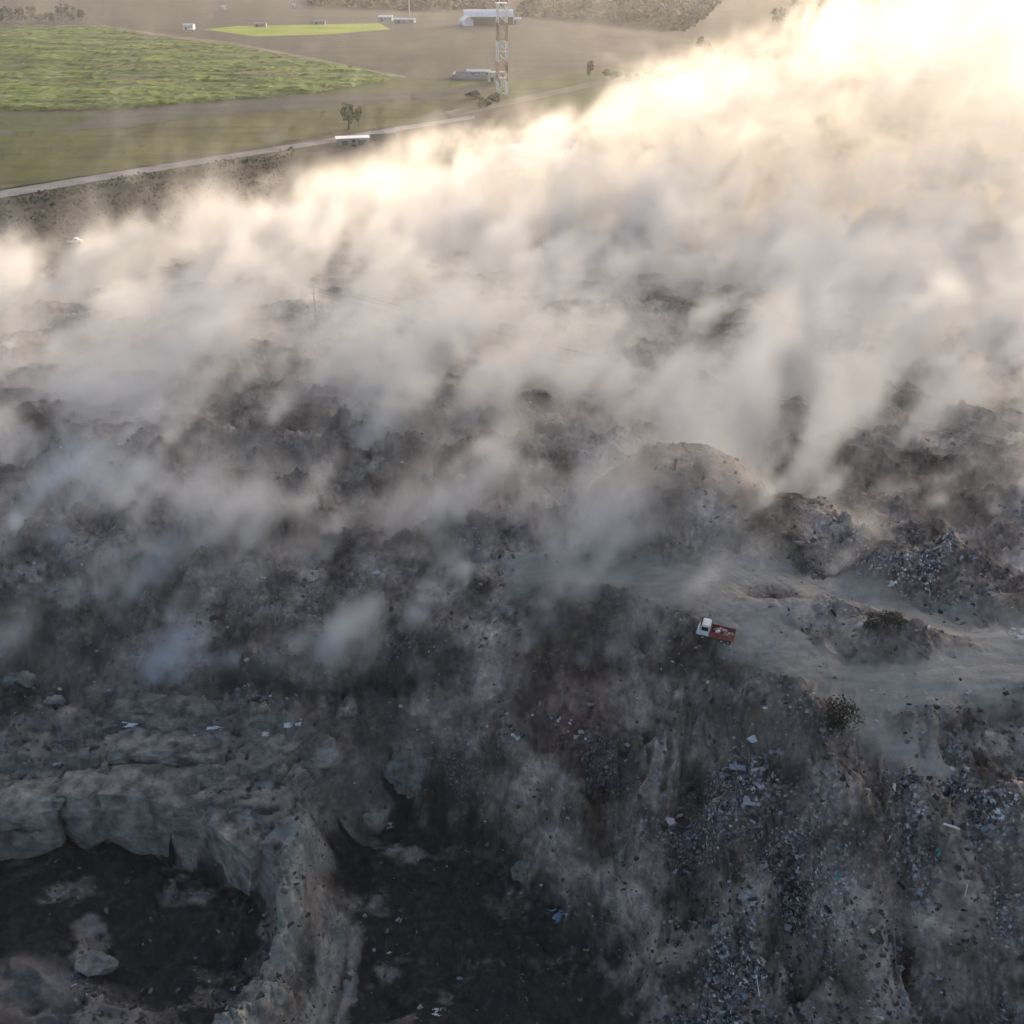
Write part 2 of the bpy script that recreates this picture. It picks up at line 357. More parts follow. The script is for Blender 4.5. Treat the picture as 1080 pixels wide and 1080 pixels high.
# ------------------------------------------------------------------ fields, roads and paths of the plain: sheets above the ground
_lift = [0.0]
def sheet(name, pix, lift, material, z=0.0):
    _lift[0] += .012; lift = .03 + _lift[0] + (.25 if lift > .25 else 0)
    bm = bmesh.new(); vs = [bm.verts.new((*W(a, b, z)[:2], z + lift)) for a, b in pix]
    f = bm.faces.new(vs); f.normal_update()
    if f.normal.z < 0: f.normal_flip()
    bmesh.ops.triangulate(bm, faces=[f])
    return structure(link(name, bm, material))
def soil(name, a, b, sc_=.05, stretch=(1, .15, 1, .1)):
    m, nt, bb = nodes(name)
    n = noise(nt, sc_, 7, .65, None, stretch)
    c = ramp(nt, n, [(.3, a), (.7, b)])
    c = mix(nt, c, ramp(nt, noise(nt, .4, 5, .7), [(.3, .75), (.7, 1.2)]), .7, 'MULTIPLY')
    c = mix(nt, c, ramp(nt, noise(nt, .045, 6, .7, None, (.3, 1.4, 1, .12)), [(.34, (.55, .52, .5)), (.5, (1, 1, 1)), (.66, (1.4, 1.35, 1.2))]), .8, 'MULTIPLY')
    nt.links.new(c, bb.inputs['Base Color']); bb.inputs['Roughness'].default_value = .95; bb.inputs['Specular IOR Level'].default_value = .1
    return m
M_plough = soil('ploughed_soil', (.031, .028, .025), (.045, .040, .036))
M_dark = soil('dark_soil', (.030, .028, .026), (.044, .040, .037))
M_brown = soil('brown_soil', (.032, .027, .024), (.045, .038, .033))
M_grey = soil('fallow_strip', (.042, .041, .035), (.060, .057, .049))
M_olive = soil('dry_grass', (.036, .040, .009), (.080, .076, .020), .06)
M_lush = soil('young_crop', (.15, .20, .012), (.20, .25, .02), .03)
M_meadow = soil('meadow_grass', (.032, .044, .010), (.048, .058, .014), .05)
M_asphalt = soil('worn_asphalt', (.125, .12, .124), (.175, .168, .174), .1)
M_pale = soil('pale_dust', (.095, .083, .066), (.135, .12, .097), .1)
M_verge = soil('verge_scrub', (.05, .045, .03), (.09, .075, .05), .2)
sheet('ploughed_field', [(-900, -38), (60, -20), (330, -20), (330, 22), (160, 22), (250, 42), (110, 26), (-900, 24)], .02, M_brown)
sheet('ploughed_field', [(245, 44), (330, 40), (480, 38), (610, 28), (745, 46), (700, 62), (600, 76), (560, 84), (430, 80)], .02, M_plough)
sheet('dark_field', [(160, 23), (330, 18), (500, 16), (620, 24), (610, 27.5), (480, 37), (330, 39.5), (246, 43), (200, 36)], .02, M_dark)
sheet('green_strip', [(214, 31), (250, 27.5), (330, 26), (400, 24.5), (412, 31), (350, 36), (270, 38.5)], .06, M_lush)
sheet('dark_field', [(-400, 18), (0, 14), (60, 12), (95, 22), (98, 26), (0, 29), (-400, 33)], .05, M_dark)
sheet('wood_floor', [(530, 16), (530, -6), (740, -8), (800, 0), (790, 30), (745, 44), (620, 23)], .02, M_dark)
sheet('meadow', [(330, 101), (430, 83), (560, 86), (600, 78), (740, 60), (900, 58), (900, 90), (640, 110), (520, 108), (480, 98), (330, 112)], .02, M_meadow)
sheet('fallow_strip', [(60, 138), (115, 118), (330, 103), (420, 96), (515, 92), (515, 98), (420, 104), (330, 114), (200, 124), (140, 134)], .05, M_grey)
sheet('grass_strip', [(-400, 175), (-400, 128), (0, 120), (112, 118.5), (55, 139), (0, 141), (-200, 150)], .05, M_meadow)
sheet('dry_meadow', [(-400, 262), (-400, 178), (0, 142), (140, 135), (200, 125), (330, 115), (470, 108), (440, 128), (330, 146), (150, 176), (0, 200)], .02, M_olive)
sheet('path', [(-160, 148), (-160, 136), (12, 137), (18, 142)], .08, M_grey)
sheet('path', [(470, 118), (600, 92), (720, 66), (760, 58), (762, 60.5), (720, 69.5), (602, 97), (476, 124)], .06, M_pale)
sheet('path', [(98, 24), (120, 29), (190, 38), (250, 45.5), (430, 81), (424, 82.5), (248, 48), (186, 41), (110, 29)], .09, M_pale)
sheet('road', [(-300, 245), (0, 201.5), (150, 177), (310, 152.5), (420, 134), (500, 122), (501, 125.5), (420, 138.5), (310, 157.5), (150, 183.5), (0, 209.5), (-300, 257)], .10, M_asphalt)
sheet('verge', [(-300, 259), (0, 211), (150, 185), (310, 159), (400, 145), (400, 152), (310, 168), (150, 196), (0, 226), (-300, 276)], .04, M_verge)
sheet('path', [(30, 259.5), (120, 257.5), (160, 256.5), (160, 260), (120, 261.5), (30, 263.5)], .35, M_grey)

# green crop: a low uneven canopy
def crop():
    poly = wp([(-420, 33), (0, 30), (98, 27), (180, 42), (250, 50), (330, 64), (428, 83), (330, 99), (200, 109), (115, 116), (0, 118), (-420, 124)], 0)
    xs = np.arange(-760, -40, 2.2); ys = np.arange(560, 1170, 3.0)
    X, Y = np.meshgrid(xs, ys); X += RNG.uniform(-.8, .8, X.shape); Y += RNG.uniform(-1, 1, Y.shape)
    sd = sdist(X, Y, poly) + 5 * (fbm2(X / 12, Y / 12, 3, 7) - .5)
    n = fbm2(X / 26 + .3 * Y / 26, Y / 9, 4, 201, .65); n2 = vnoise(X / 3.1, Y / 3.1, None, 203)
    Z = .1 + sstep(1, -5, sd) * (.5 + 1.3 * n2 * sstep(.3, .6, n) + 1.5 * n)
    ins = sd < 2
    ny, nx = X.shape; idx = np.arange(ny * nx).reshape(ny, nx)
    q = np.stack([idx[:-1, :-1], idx[:-1, 1:], idx[1:, 1:], idx[1:, :-1]], -1)
    keep = ins[:-1, :-1] & ins[1:, 1:] & ins[:-1, 1:] & ins[1:, :-1]; q = q[keep]
    used, inv = np.unique(q, return_inverse=True)
    P = np.stack([X, Y, Z], -1).reshape(-1, 3)[used]
    me = bpy.data.meshes.new('crop'); me.from_pydata(P.tolist(), [], inv.reshape(-1, 4).tolist())
    a = me.attributes.new('growth', 'FLOAT', 'POINT'); a.data.foreach_set('value', n.reshape(-1)[used].astype(np.float32))
    m, nt, b = nodes('crop_leaves')
    at = nt.nodes.new('ShaderNodeAttribute'); at.attribute_name = 'growth'
    c = ramp(nt, at.outputs['Fac'], [(.28, (.036, .052, .006)), (.45, (.052, .086, .004)), (.6, (.080, .125, .004)), (.75, (.120, .155, .006))])
    c = mix(nt, c, ramp(nt, noise(nt, .3, 5, .7), [(.3, .55), (.7, 1.35)]), .8, 'MULTIPLY')
    c = mix(nt, c, (.14, .10, .05), ramp(nt, noise(nt, .02, 4, .6, None, (.4, 1.2, 1)), [(.56, 0.), (.72, .7)]))
    nt.links.new(c, b.inputs['Base Color']); b.inputs['Roughness'].default_value = .8; b.inputs['Specular IOR Level'].default_value = .15
    me.materials.append(m)
    o = bpy.data.objects.new('crop', me); COL.objects.link(o); o['kind'] = 'stuff'
    tag(o, 'bright green crop field at the upper left of the plain', 'crop')
crop()
# ------------------------------------------------------------------ plain materials of things
M_white = mat('white_paint', (.55, .55, .54), .6, .18, .6)
M_bag = mat('dirty_white_bag', (.50, .50, .49), .6, .3, 1.5)
M_roof = mat('pale_roof_sheet', (.62, .62, .64), .5, .12, .3)
M_wallg = mat('grey_wall', (.24, .235, .235), .9, .15, .4)
M_wallp = mat('pale_wall', (.42, .40, .37), .9, .15, .4)
M_black = mat('dark_opening', (.02, .02, .022), .6, .2, 1)
M_redp = mat('red_tower_paint', (.27, .14, .125), .6, .15, .5)
M_wood = mat('weathered_wood', (.09, .07, .055), .9, .3, 2)
M_rock = mat('quarry_rock', (.185, .168, .148), .95, .55, .55, bump=.25)
M_rockp = mat('pale_rock', (.165, .16, .145), .95, .5, .9, bump=.2)
M_bark = mat('bark', (.06, .045, .035), .9, .3, 3)
M_glass = mat('dark_window_glass', (.015, .018, .022), .15, .2, 1, spec=.6)
M_tyre = mat('tyre_rubber', (.02, .02, .02), .9, .2, 5)
M_steel = mat('dull_steel', (.25, .25, .26), .5, .2, 3, metal=.6)
M_rust = mat('rusty_red_paint', (.21, .05, .04), .85, .5, 1.8)
M_cable = mat('cable_grey', (.10, .10, .10), .6, .1, 1)
M_plast = mat('dirty_white_plastic', (.42, .42, .43), .55, .25, 2)
M_blue = mat('faded_blue_plastic', (.11, .15, .22), .5, .35, 2)
M_teal = mat('teal_plastic', (.05, .26, .22), .5, .3, 2)
M_sheet = mat('pale_metal_sheet', (.40, .43, .45), .45, .25, 1.5)
def cracked(m, scale, dark):
    nt = m.node_tree; b = nt.nodes['Principled BSDF']; src = b.inputs['Base Color'].links[0].from_socket
    wv = nd(nt, 'ShaderNodeTexNoise', Scale=.5, Detail=4); nt.links.new(coord(nt), wv.inputs['Vector'])
    ad = nt.nodes.new('ShaderNodeMixRGB'); ad.blend_type = 'LINEAR_LIGHT'; ad.inputs[0].default_value = .9; nt.links.new(coord(nt), ad.inputs[1]); nt.links.new(wv.outputs['Color'], ad.inputs[2])
    vo = nd(nt, 'ShaderNodeTexVoronoi', Scale=scale); vo.feature = 'DISTANCE_TO_EDGE'; nt.links.new(ad.outputs[0], vo.inputs['Vector'])
    c = mix(nt, src, ramp(nt, vo.outputs['Distance'], [(.0, .25), (.05, .8), (.12, 1.)]), dark, 'MULTIPLY')
    c = mix(nt, c, ramp(nt, noise(nt, .22, 6, .7), [(.35, (.45, .45, .43)), (.55, (1, 1, 1)), (.72, (1.5, 1.45, 1.38))]), .9, 'MULTIPLY')
    nt.links.new(c, b.inputs['Base Color'])
cracked(M_rock, .11, .55); cracked(M_rockp, .15, .4)
def leafmat(name, c):
    m, nt, b = nodes(name)
    oi = nt.nodes.new('ShaderNodeObjectInfo')
    c2 = ramp(nt, noise(nt, .5, 5, .7), [(.3, tuple(v * .55 for v in c)), (.7, tuple(v * 1.4 for v in c))])
    nt.links.new(c2, b.inputs['Base Color']); b.inputs['Roughness'].default_value = .8; b.inputs['Specular IOR Level'].default_value = .2
    return m
L_olive = leafmat('olive_leaves', (.12, .11, .035)); L_dark = leafmat('dark_leaves', (.026, .027, .015)); L_mid = leafmat('green_leaves', (.075, .085, .030)); L_scrub = leafmat('brown_scrub', (.05, .04, .03)); L_burnt = leafmat('sooty_leaves', (.016, .017, .013))

# ------------------------------------------------------------------ trees and shrubs
def leaves(name, center, rad, n, size, material, parent, rnd, lobes=7, flat=.25):
    P, F = [], []
    lob = [(Vector((rnd.uniform(-.6, .6), rnd.uniform(-.6, .6), rnd.uniform(-.5, .6))), rnd.uniform(.35, .6)) for _ in range(lobes)]
    for k in range(n):
        c, r_ = lob[k % lobes]
        v = Vector((rnd.gauss(0, 1), rnd.gauss(0, 1), rnd.gauss(0, 1))).normalized() * r_ * (rnd.random() ** .4)
        p = c + v; p = Vector((center[0] + p.x * rad[0], center[1] + p.y * rad[1], center[2] + p.z * rad[2]))
        nrm = (v.normalized() + Vector((rnd.uniform(-.7, .7), rnd.uniform(-.7, .7), rnd.uniform(-.2, .9)))).normalized()
        t = nrm.orthogonal().normalized(); t.rotate(Matrix.Rotation(rnd.uniform(0, 6.3), 3, nrm)); bt = nrm.cross(t); s = size * rnd.uniform(.6, 1.4)
        i = len(P); P += [p + t * s, p + bt * s * .6 + nrm * s * flat, p - t * s, p - bt * s * .6 + nrm * s * flat * .5]; F.append((i, i + 1, i + 2, i + 3))
    me = bpy.data.meshes.new(name); me.from_pydata([tuple(p) for p in P], [], F); me.materials.append(material)
    o = bpy.data.objects.new(name, me); COL.objects.link(o); o.parent = parent
    return o
def tree(name, loc, h, w, label, cat='tree', group=None, lm=None, seed=0, n=420, trunk=.3, leaf=.5):
    rnd = random.Random(seed); e = empty(name, loc, 0, label, cat, group)
    bm = bmesh.new(); th = h * trunk
    rod(bm, (0, 0, -.4), (0.1, 0, th), h * .035, h * .025, 7)
    for k in range(5):
        a = k * 1.26 + rnd.uniform(-.3, .3)
        rod(bm, (0.1, 0, th * .9), (math.cos(a) * w * .5, math.sin(a) * w * .5, h * rnd.uniform(.55, .8)), h * .02, h * .006, 5)
    link('trunk', bm, M_bark, e)
    leaves('crown', (0, 0, th + (h - th) * .5), (w, w, (h - th) * .62), n, leaf, lm or L_mid, e, rnd)
    return e
def at0(px, py, lift=0.): return W(px, py, 0) + Vector((0, 0, lift))
tree('field_tree', at0(368, 136), 13, 3.6, 'green field tree standing alone beside the road, above the grey shed', lm=L_mid, seed=1, n=500, leaf=.7)
tree('field_tree', at0(378, 134), 9, 3.0, 'small round tree just right of the lone field tree', lm=L_mid, seed=2, n=350, leaf=.7)
for k, (px, py, h, w_, lb, lm) in enumerate([
    (511, 113, 6, 4, 'brown bush at the end of the path below the red and white tower', L_olive), (521, 108, 5, 3.5, 'low bush right beside the foot of the tower', L_olive),
    (497, 104, 4, 5, 'flat dark bush left of the tower foot', L_dark), (622, 80, 9, 3, 'narrow dark tree on the pale path right of the tower', L_dark),
    (645, 84, 6, 6, 'wide green bush beside the pale path', L_mid), (668, 88, 6, 7, 'broad olive bush at the edge of the smoke beyond the path', L_olive),
    (690, 82, 5, 7, 'flat green shrub between the path and the smoke', L_mid), (738, 52, 9, 4, 'tall thin tree at the right end of the ploughed field', L_dark),
    (752, 82, 12, 8, 'big yellow-green tree wrapped by the smoke, nearest the path', L_olive), (768, 76, 14, 9, 'tallest yellow-green tree half hidden in smoke', L_olive),
    (786, 72, 12, 8, 'yellow-green tree right of the tallest one in the smoke', L_olive), (745, 60, 10, 6, 'dark topped tree behind the yellow-green trees', L_dark),
    (820, 24, 13, 9, 'olive tree near the top edge, above the smoke', L_olive), (838, 10, 12, 10, 'dark tree left of the rightmost trees at the top edge', L_dark), (866, 12, 12, 10, 'dark tree between two others at the top right edge', L_dark), (890, 14, 12, 9, 'rightmost dark tree at the top edge, fading into smoke', L_dark),
    (4, 252, 9, 5, 'dark bushy tree at the left edge below the road', L_dark), (2, 236, 8, 4, 'dark tree at the left edge where the verge begins', L_dark)]):
    tree('bush' if 'bush' in lb or 'shrub' in lb else 'tree', at0(px, py), h, w_, lb, 'bush' if 'bush' in lb or 'shrub' in lb else 'tree', lm=lm, seed=20 + k, n=420, leaf=.75, trunk=.12)
rnd_ = random.Random(5)
for k in range(9):   # the short row of trees at the upper left
    px = 2 + k * 10.5; tree('row_tree', at0(px, 23 - .1 * k + rnd_.uniform(-.6, .6)), rnd_.uniform(9, 15), rnd_.uniform(4.5, 7), 'dark tree in the short row along the far edge of the green field', 'tree', 'row of trees behind the green field', L_dark, 60 + k, 260, .1, 1.0)
def mass(name, pix, n, hgt, size, label, lm, seed):
    rnd = random.Random(seed); P, F = [], []
    poly = wp(pix, 0); xs = [p[0] for p in poly]; ys = [p[1] for p in poly]
    X = np.array([rnd.uniform(min(xs), max(xs)) for _ in range(n)]); Y = np.array([rnd.uniform(min(ys), max(ys)) for _ in range(n)])
    sd = sdist(X, Y, poly); hh = vnoise(X / 14, Y / 14, None, seed)
    for x, y, d, q in zip(X, Y, sd, hh):
        if d > 0: continue
        z = hgt * (.3 + q) * rnd.random() ** .5
        nrm = Vector((rnd.uniform(-1, 1), rnd.uniform(-1, 1), rnd.uniform(.1, 1))).normalized(); t = nrm.orthogonal().normalized(); b = nrm.cross(t); s = size * rnd.uniform(.6, 1.5); p = Vector((x, y, z))
        i = len(P); P += [p + t * s, p + b * s, p - t * s, p - b * s]; F.append((i, i + 1, i + 2, i + 3))
    me = bpy.data.meshes.new(name); me.from_pydata([tuple(p) for p in P], [], F); me.materials.append(lm)
    o = bpy.data.objects.new(name, me); COL.objects.link(o); o['kind'] = 'stuff'; tag(o, label, cat=name); return o
mass('wood', [(545, 17), (560, -4), (640, -9), (740, -5), (760, 4), (745, 20), (725, 34), (640, 23)], 14000, 8, 2.0, 'far brown-green wood along the top of the plain', L_dark, 3)
mass('wood', [(325, 6), (330, -6), (480, -9), (535, -4), (535, 9), (440, 12)], 6000, 7, 2.0, 'far strip of scrubby wood behind the white sheds', L_dark, 4)
mass('scrub', [(-10, 262), (-10, 228), (150, 200), (300, 170), (300, 215), (150, 250), (60, 262)], 4200, 1.1, .55, 'low brown scrub on the rough strip between the road and the smoke', L_scrub, 9)
mass('hedge', [(0, 224), (0, 214), (150, 188), (310, 161.5), (312, 166), (150, 195)], 6000, 2.6, .55, 'dark scrubby hedge along the lower side of the road', L_dark, 6)

# ------------------------------------------------------------------ the tower and the far buildings
def tower():
    base = at0(529.5, 101); e = empty('lattice_tower', base, R(12), 'tall red and white lattice tower rising over the plain', 'tower')
    H = 50.0; wd = lambda z: 3.0 - .45 * z / H
    bands = [(0, 8, M_white), (8, 19, M_redp), (19, 30, M_white), (30, 40, M_redp), (40, 50, M_white)]
    for z0, z1, mm in bands:
        bm = bmesh.new(); n = max(2, round((z1 - z0) / 5.2)); dz = (z1 - z0) / n
        for sx in (-1, 1):
            for sy in (-1, 1): rod(bm, (sx * wd(z0), sy * wd(z0), z0), (sx * wd(z1), sy * wd(z1), z1), .32, .30, 6)
        for k in range(n):
            a, b = z0 + k * dz, z0 + (k + 1) * dz
            for (p, q) in (((-1, -1), (1, -1)), ((1, -1), (1, 1)), ((1, 1), (-1, 1)), ((-1, 1), (-1, -1))):
                rod(bm, (p[0] * wd(a), p[1] * wd(a), a), (q[0] * wd(b), q[1] * wd(b), b), .08); rod(bm, (q[0] * wd(a), q[1] * wd(a), a), (p[0] * wd(b), p[1] * wd(b), b), .08)
                rod(bm, (p[0] * wd(b), p[1] * wd(b), b), (q[0] * wd(b), q[1] * wd(b), b), .09)
        o = link('section', bm, mm, e); o['label'] = ('red' if mm is M_redp else 'white') + ' band of the lattice tower'
    bm = bmesh.new(); box(bm, (0, 0, H + .15), (6.6, 6.6, .3)); link('platform', bm, M_white, e)
    bm = bmesh.new(); rod(bm, (-1.5, 0, H), (-1.5, 0, H + 5), .18, .1); link('mast', bm, M_white, e)
    for k, (x, y, z) in enumerate(((2.6, -3.0, 46), (-2.8, -3.0, 44), (3.2, 1, 41))):
        bm = bmesh.new(); box(bm, (x, y - .3, z), (.7, .35, 2.6), bev=.05); link('antenna', bm, M_white, e)
tower()
def hut(name, label, loc, rz, L_, Wd, H, wallm, roofm, roof='gable', rise=1.2, doors=1, cat='building', windows=2, group=None):
    e = empty(name, loc, rz, label, cat, group)
    bm = bmesh.new(); box(bm, (0, 0, H / 2 - .1), (L_, Wd, H + .2)); link('wall', bm, wallm, e)
    bm = bmesh.new(); n = 1 if roof == 'flat' else (2 if roof == 'gable' else 10); pts = []
    for k in range(n + 1):
        u = -1 + 2 * k / n
        zz = H + (0.12 if roof == 'flat' else rise * (1 - abs(u)) if roof == 'gable' else rise * math.cos(u * math.pi / 2)) + .02
        pts.append((u * (Wd / 2 + .35), zz))
    ring = []
    for x in (-L_ / 2 - .4, L_ / 2 + .4): ring.append(([bm.verts.new((x, y, z)) for y, z in pts], [bm.verts.new((x, y, z + .18)) for y, z in pts]))
    (a0, a1), (b0, b1) = ring
    for k in range(n):
        bm.faces.new((a1[k], a1[k + 1], b1[k + 1], b1[k])); bm.faces.new((a0[k], b0[k], b0[k + 1], a0[k + 1]))
        bm.faces.new((a0[k], a0[k + 1], a1[k + 1], a1[k])); bm.faces.new((b0[k], b1[k], b1[k + 1], b0[k + 1]))
    bm.faces.new((a0[0], a1[0], b1[0], b0[0])); bm.faces.new((a0[n], b0[n], b1[n], a1[n]))
    link('roof', bm, roofm, e)
    if roof != 'flat':   # the gable ends under the roof
        for x in (-L_ / 2 + .05, L_ / 2 - .05):
            bm = bmesh.new(); vs = [bm.verts.new((x, y * .97, max(H, z - .03))) for y, z in pts]
            bmesh.ops.solidify(bm, geom=[bm.faces.new(vs)], thickness=.08); link('gable', bm, wallm, e)
    for k in range(doors):
        bm = bmesh.new(); box(bm, (-L_ * .25 + k * L_ * .5, -Wd / 2 - .02, min(H * .36, 1.4)), (min(3, L_ * .2), .12, min(H * .72, 2.8))); link('door', bm, M_black, e)
    for k in range(windows):
        bm = bmesh.new(); box(bm, (L_ * (.02 + .36 * k), -Wd / 2 - .02, H * .62), (min(1.6, L_ * .1), .1, H * .28)); link('window', bm, M_glass, e)
    return e
hut('barn', 'large white arched barn with a wide dark front behind the tower top', at0(515, 25.5), R(4), 46, 18, 7, M_black, M_roof, 'arch', 5.5, 0, windows=0)
e = hut('white_shed', 'white arched shed at the left end of the large arched barn', at0(492, 27), R(-70), 13, 9, 4.5, M_roof, M_roof, 'arch', 3, 1, windows=0)
hut('white_shed', 'small white shed to the right of the tower top', at0(545, 24.5), R(5), 8, 6, 4, M_white, M_roof, 'gable', 1, 1, windows=0)
e = empty('compound', at0(506, 82), R(-5), 'grey walled compound at the left foot of the tower', 'building')
bm = bmesh.new()
for (x, y, sx, sy) in ((0, -7, 34, .4), (0, 7, 34, .4), (-17, 0, .4, 13.5), (17, 0, .4, 13.5)): box(bm, (x, y, 1.4), (sx, sy, 3.0))
link('wall', bm, M_wallg, e)
bm = bmesh.new(); box(bm, (-10, 1, .04), (12, 9, .1)); link('yard', bm, M_wallg, e)
hut('cabin', 'long cabin with a white roof inside the grey compound', at0(505, 80.5) , R(-5), 15, 6, 3.2, M_wallg, M_white, 'gable', .9, 1)
hut('cabin', 'pale block with dark openings on the right side of the compound', at0(524, 86), R(-5), 11, 5, 5.5, M_wallp, M_wallp, 'flat', 0, 2)
hut('cabin', 'tiny pale hut at the near corner of the compound', at0(528, 89.5), R(20), 4, 3, 4, M_wallp, M_wallp, 'flat', 0, 1, windows=0)
hut('white_shed', 'low white shed right of the bright green strip', at0(427, 24), R(-14), 20, 7, 3, M_wallg, M_white, 'gable', 1.2, 1)
hut('white_shed', 'white and grey shed at the tip of the bright green strip', at0(407, 22), R(-6), 13, 7, 3.5, M_wallg, M_roof, 'gable', 1.5, 1)
hut('white_shed', 'small white hut on the dark soil left of the bright green strip', at0(200, 31), R(-5), 9, 6, 3.6, M_white, M_white, 'gable', 1.2, 1)
for px, py, lb in ((236, 10.5, 'tiny bright white hut alone on the far brown field, the left one'), (310, 8.5, 'tiny bright white hut on the far brown field, the middle one'), (365, 7, 'tiny white hut at the far left end of the scrubby wood')):
    hut('field_hut', lb, at0(px, py), .2, 4.5, 3.5, 3.4, M_white, M_white, 'gable', 1.0, 1, windows=0)
for px, py, lb in ((275, 28, 'dark low shed at the top edge of the bright green strip'), (337, 25.5, 'low grey shed near the right end of the green strip')):
    hut('low_shed', lb, at0(px, py), -.05, 11, 5, 2.6, M_wallg, M_wallg, 'gable', .8, 1, windows=0)
e = empty('post', at0(432, 17), 0, 'pale tall post beside the white sheds', 'post'); bm = bmesh.new(); rod(bm, (0, 0, -.5), (0, 0, 17), .6, .45, 8); link('pole', bm, M_wallp, e)
bm = bmesh.new(); box(bm, (0, 0, 17.2), (2.4, .5, .5)); link('lamp_head', bm, M_white, e)
hut('roadside_shed', 'grey shed with a pale roof beside the road under the lone tree', at0(372, 152), R(12), 15, 6, 3, M_wallg, M_roof, 'flat', 0, 2)
hut('roadside_shed', 'dark shed on the right of the grey roadside shed', at0(404, 147), R(12), 12, 6, 3.2, M_black, M_wallg, 'gable', .8, 0, windows=0)
hut('long_shed', 'long white-roofed shed half drowned in smoke below the tower', at0(566, 163), R(-8), 24, 9, 3, M_wallp, M_white, 'gable', 1.6, 2)
hut('long_shed', 'shorter white-roofed shed at the right end of the drowned long shed', at0(594, 158), R(-20), 12, 7, 3, M_wallp, M_white, 'gable', 1.4, 1)

# ------------------------------------------------------------------ vehicles
def wheel(parent, x, y, z, r_, wd):
    bm = bmesh.new(); rod(bm, (x, y - wd / 2, z), (x, y + wd / 2, z), r_, r_, 18)
    bmesh.ops.bevel(bm, geom=bm.edges[:], offset=.04, segments=1, affect='EDGES'); o = link('wheel', bm, M_tyre, parent)
    bm = bmesh.new(); s = -1 if y < 0 else 1; rod(bm, (x, y + s * (wd / 2 - .03), z), (x, y + s * (wd / 2 + .02), z), r_ * .55, r_ * .5, 14); link('rim', bm, M_steel, o)
def truck(loc, rz, tilt):
    e = empty('truck', loc, rz, 'small truck with a white cab and rusty red bed beside the dusty track', 'truck'); e.rotation_euler = (tilt, -R(4), rz); e.scale = (.74,) * 3
    bm = bmesh.new(); box(bm, (-.4, 0, .72), (6.0, .9, .22)); link('chassis', bm, M_black, e)
    bm = bmesh.new()
    prof = [(.75, .75), (.75, 2.75), (1.0, 2.95), (2.1, 2.95), (2.45, 1.95), (2.75, 1.75), (2.8, .75)]
    a = [bm.verts.new((x, -1.12, z)) for x, z in prof]; b = [bm.verts.new((x, 1.12, z)) for x, z in prof]
    bm.faces.new(a); bm.faces.new(b[::-1]); n = len(prof)
    for k in range(n): bm.faces.new((a[k], b[k], b[(k + 1) % n], a[(k + 1) % n]))
    bmesh.ops.recalc_face_normals(bm, faces=bm.faces[:]); bmesh.ops.bevel(bm, geom=bm.edges[:], offset=.09, segments=2, affect='EDGES')
    cab = link('cab', bm, M_white, e)
    bm = bmesh.new(); v = [bm.verts.new(p) for p in ((2.18, -.95, 2.82), (2.18, .95, 2.82), (2.50, .95, 2.0), (2.50, -.95, 2.0))]; f = bm.faces.new(v)
    bmesh.ops.solidify(bm, geom=[f], thickness=.04); link('windscreen', bm, M_glass, cab)
    for s in (-1, 1):
        bm = bmesh.new(); box(bm, (1.55, s * 1.13, 2.2), (1.15, .05, .8), bev=.02); link('side_window', bm, M_glass, cab)
        bm = bmesh.new(); box(bm, (2.82, s * .8, 1.15), (.08, .34, .22), bev=.02); link('headlight', bm, M_roof, cab)
        bm = bmesh.new(); box(bm, (1.45, s * 1.135, 1.3), (1.3, .03, .9), bev=.01); link('door', bm, M_white, cab)
        bm = bmesh.new(); rod(bm, (2.3, s * 1.1, 2.3), (2.4, s * 1.42, 2.3), .03); box(bm, (2.4, s * 1.45, 2.25), (.1, .2, .4)); link('mirror', bm, M_black, cab)
    bm = bmesh.new(); box(bm, (2.85, 0, .72), (.16, 2.2, .28), bev=.03); link('bumper', bm, M_steel, e)
    bm = bmesh.new()
    box(bm, (-1.45, 0, .98), (4.1, 2.3, .14))
    for s in (-1, 1):
        box(bm, (-1.45, s * 1.14, 1.5), (4.1, .08, .95))
        for k in range(6): box(bm, (-3.3 + k * .74, s * 1.21, 1.5), (.12, .07, 1.0))
    box(bm, (.58, 0, 1.75), (.08, 2.3, 1.5)); box(bm, (-3.48, 0, 1.4), (.08, 2.3, .75))
    bed = link('bed', bm, M_rust, e)
    bm = bmesh.new(); rn = random.Random(3)
    for k in range(60):
        u, v = rn.uniform(-1, 1), rn.uniform(-1, 1)
        box(bm, (-1.45 + 1.8 * u, .95 * v, 1.1 + .9 * (1 - u * u) * (1 - .5 * v * v) * rn.uniform(.4, 1)), (rn.uniform(.3, .8), rn.uniform(.2, .6), rn.uniform(.15, .4)), mi=rn.choice((0, 0, 1, 2, 3)), rot=Matrix.Rotation(rn.uniform(0, 3), 3, 'Z') @ Matrix.Rotation(rn.uniform(-.5, .5), 3, 'X'))
    o = link('load', bm, [M_rust, M_wallg, M_wood, M_plast], bed); o['kind'] = 'stuff'
    for x in (1.75, -1.5, -2.6):
        for s in (-1, 1): wheel(e, x, s * .98, .48, .5, .34)
p = ON(752, 673); truck(p + Vector((0, 0, .05)), R(162), R(-2))
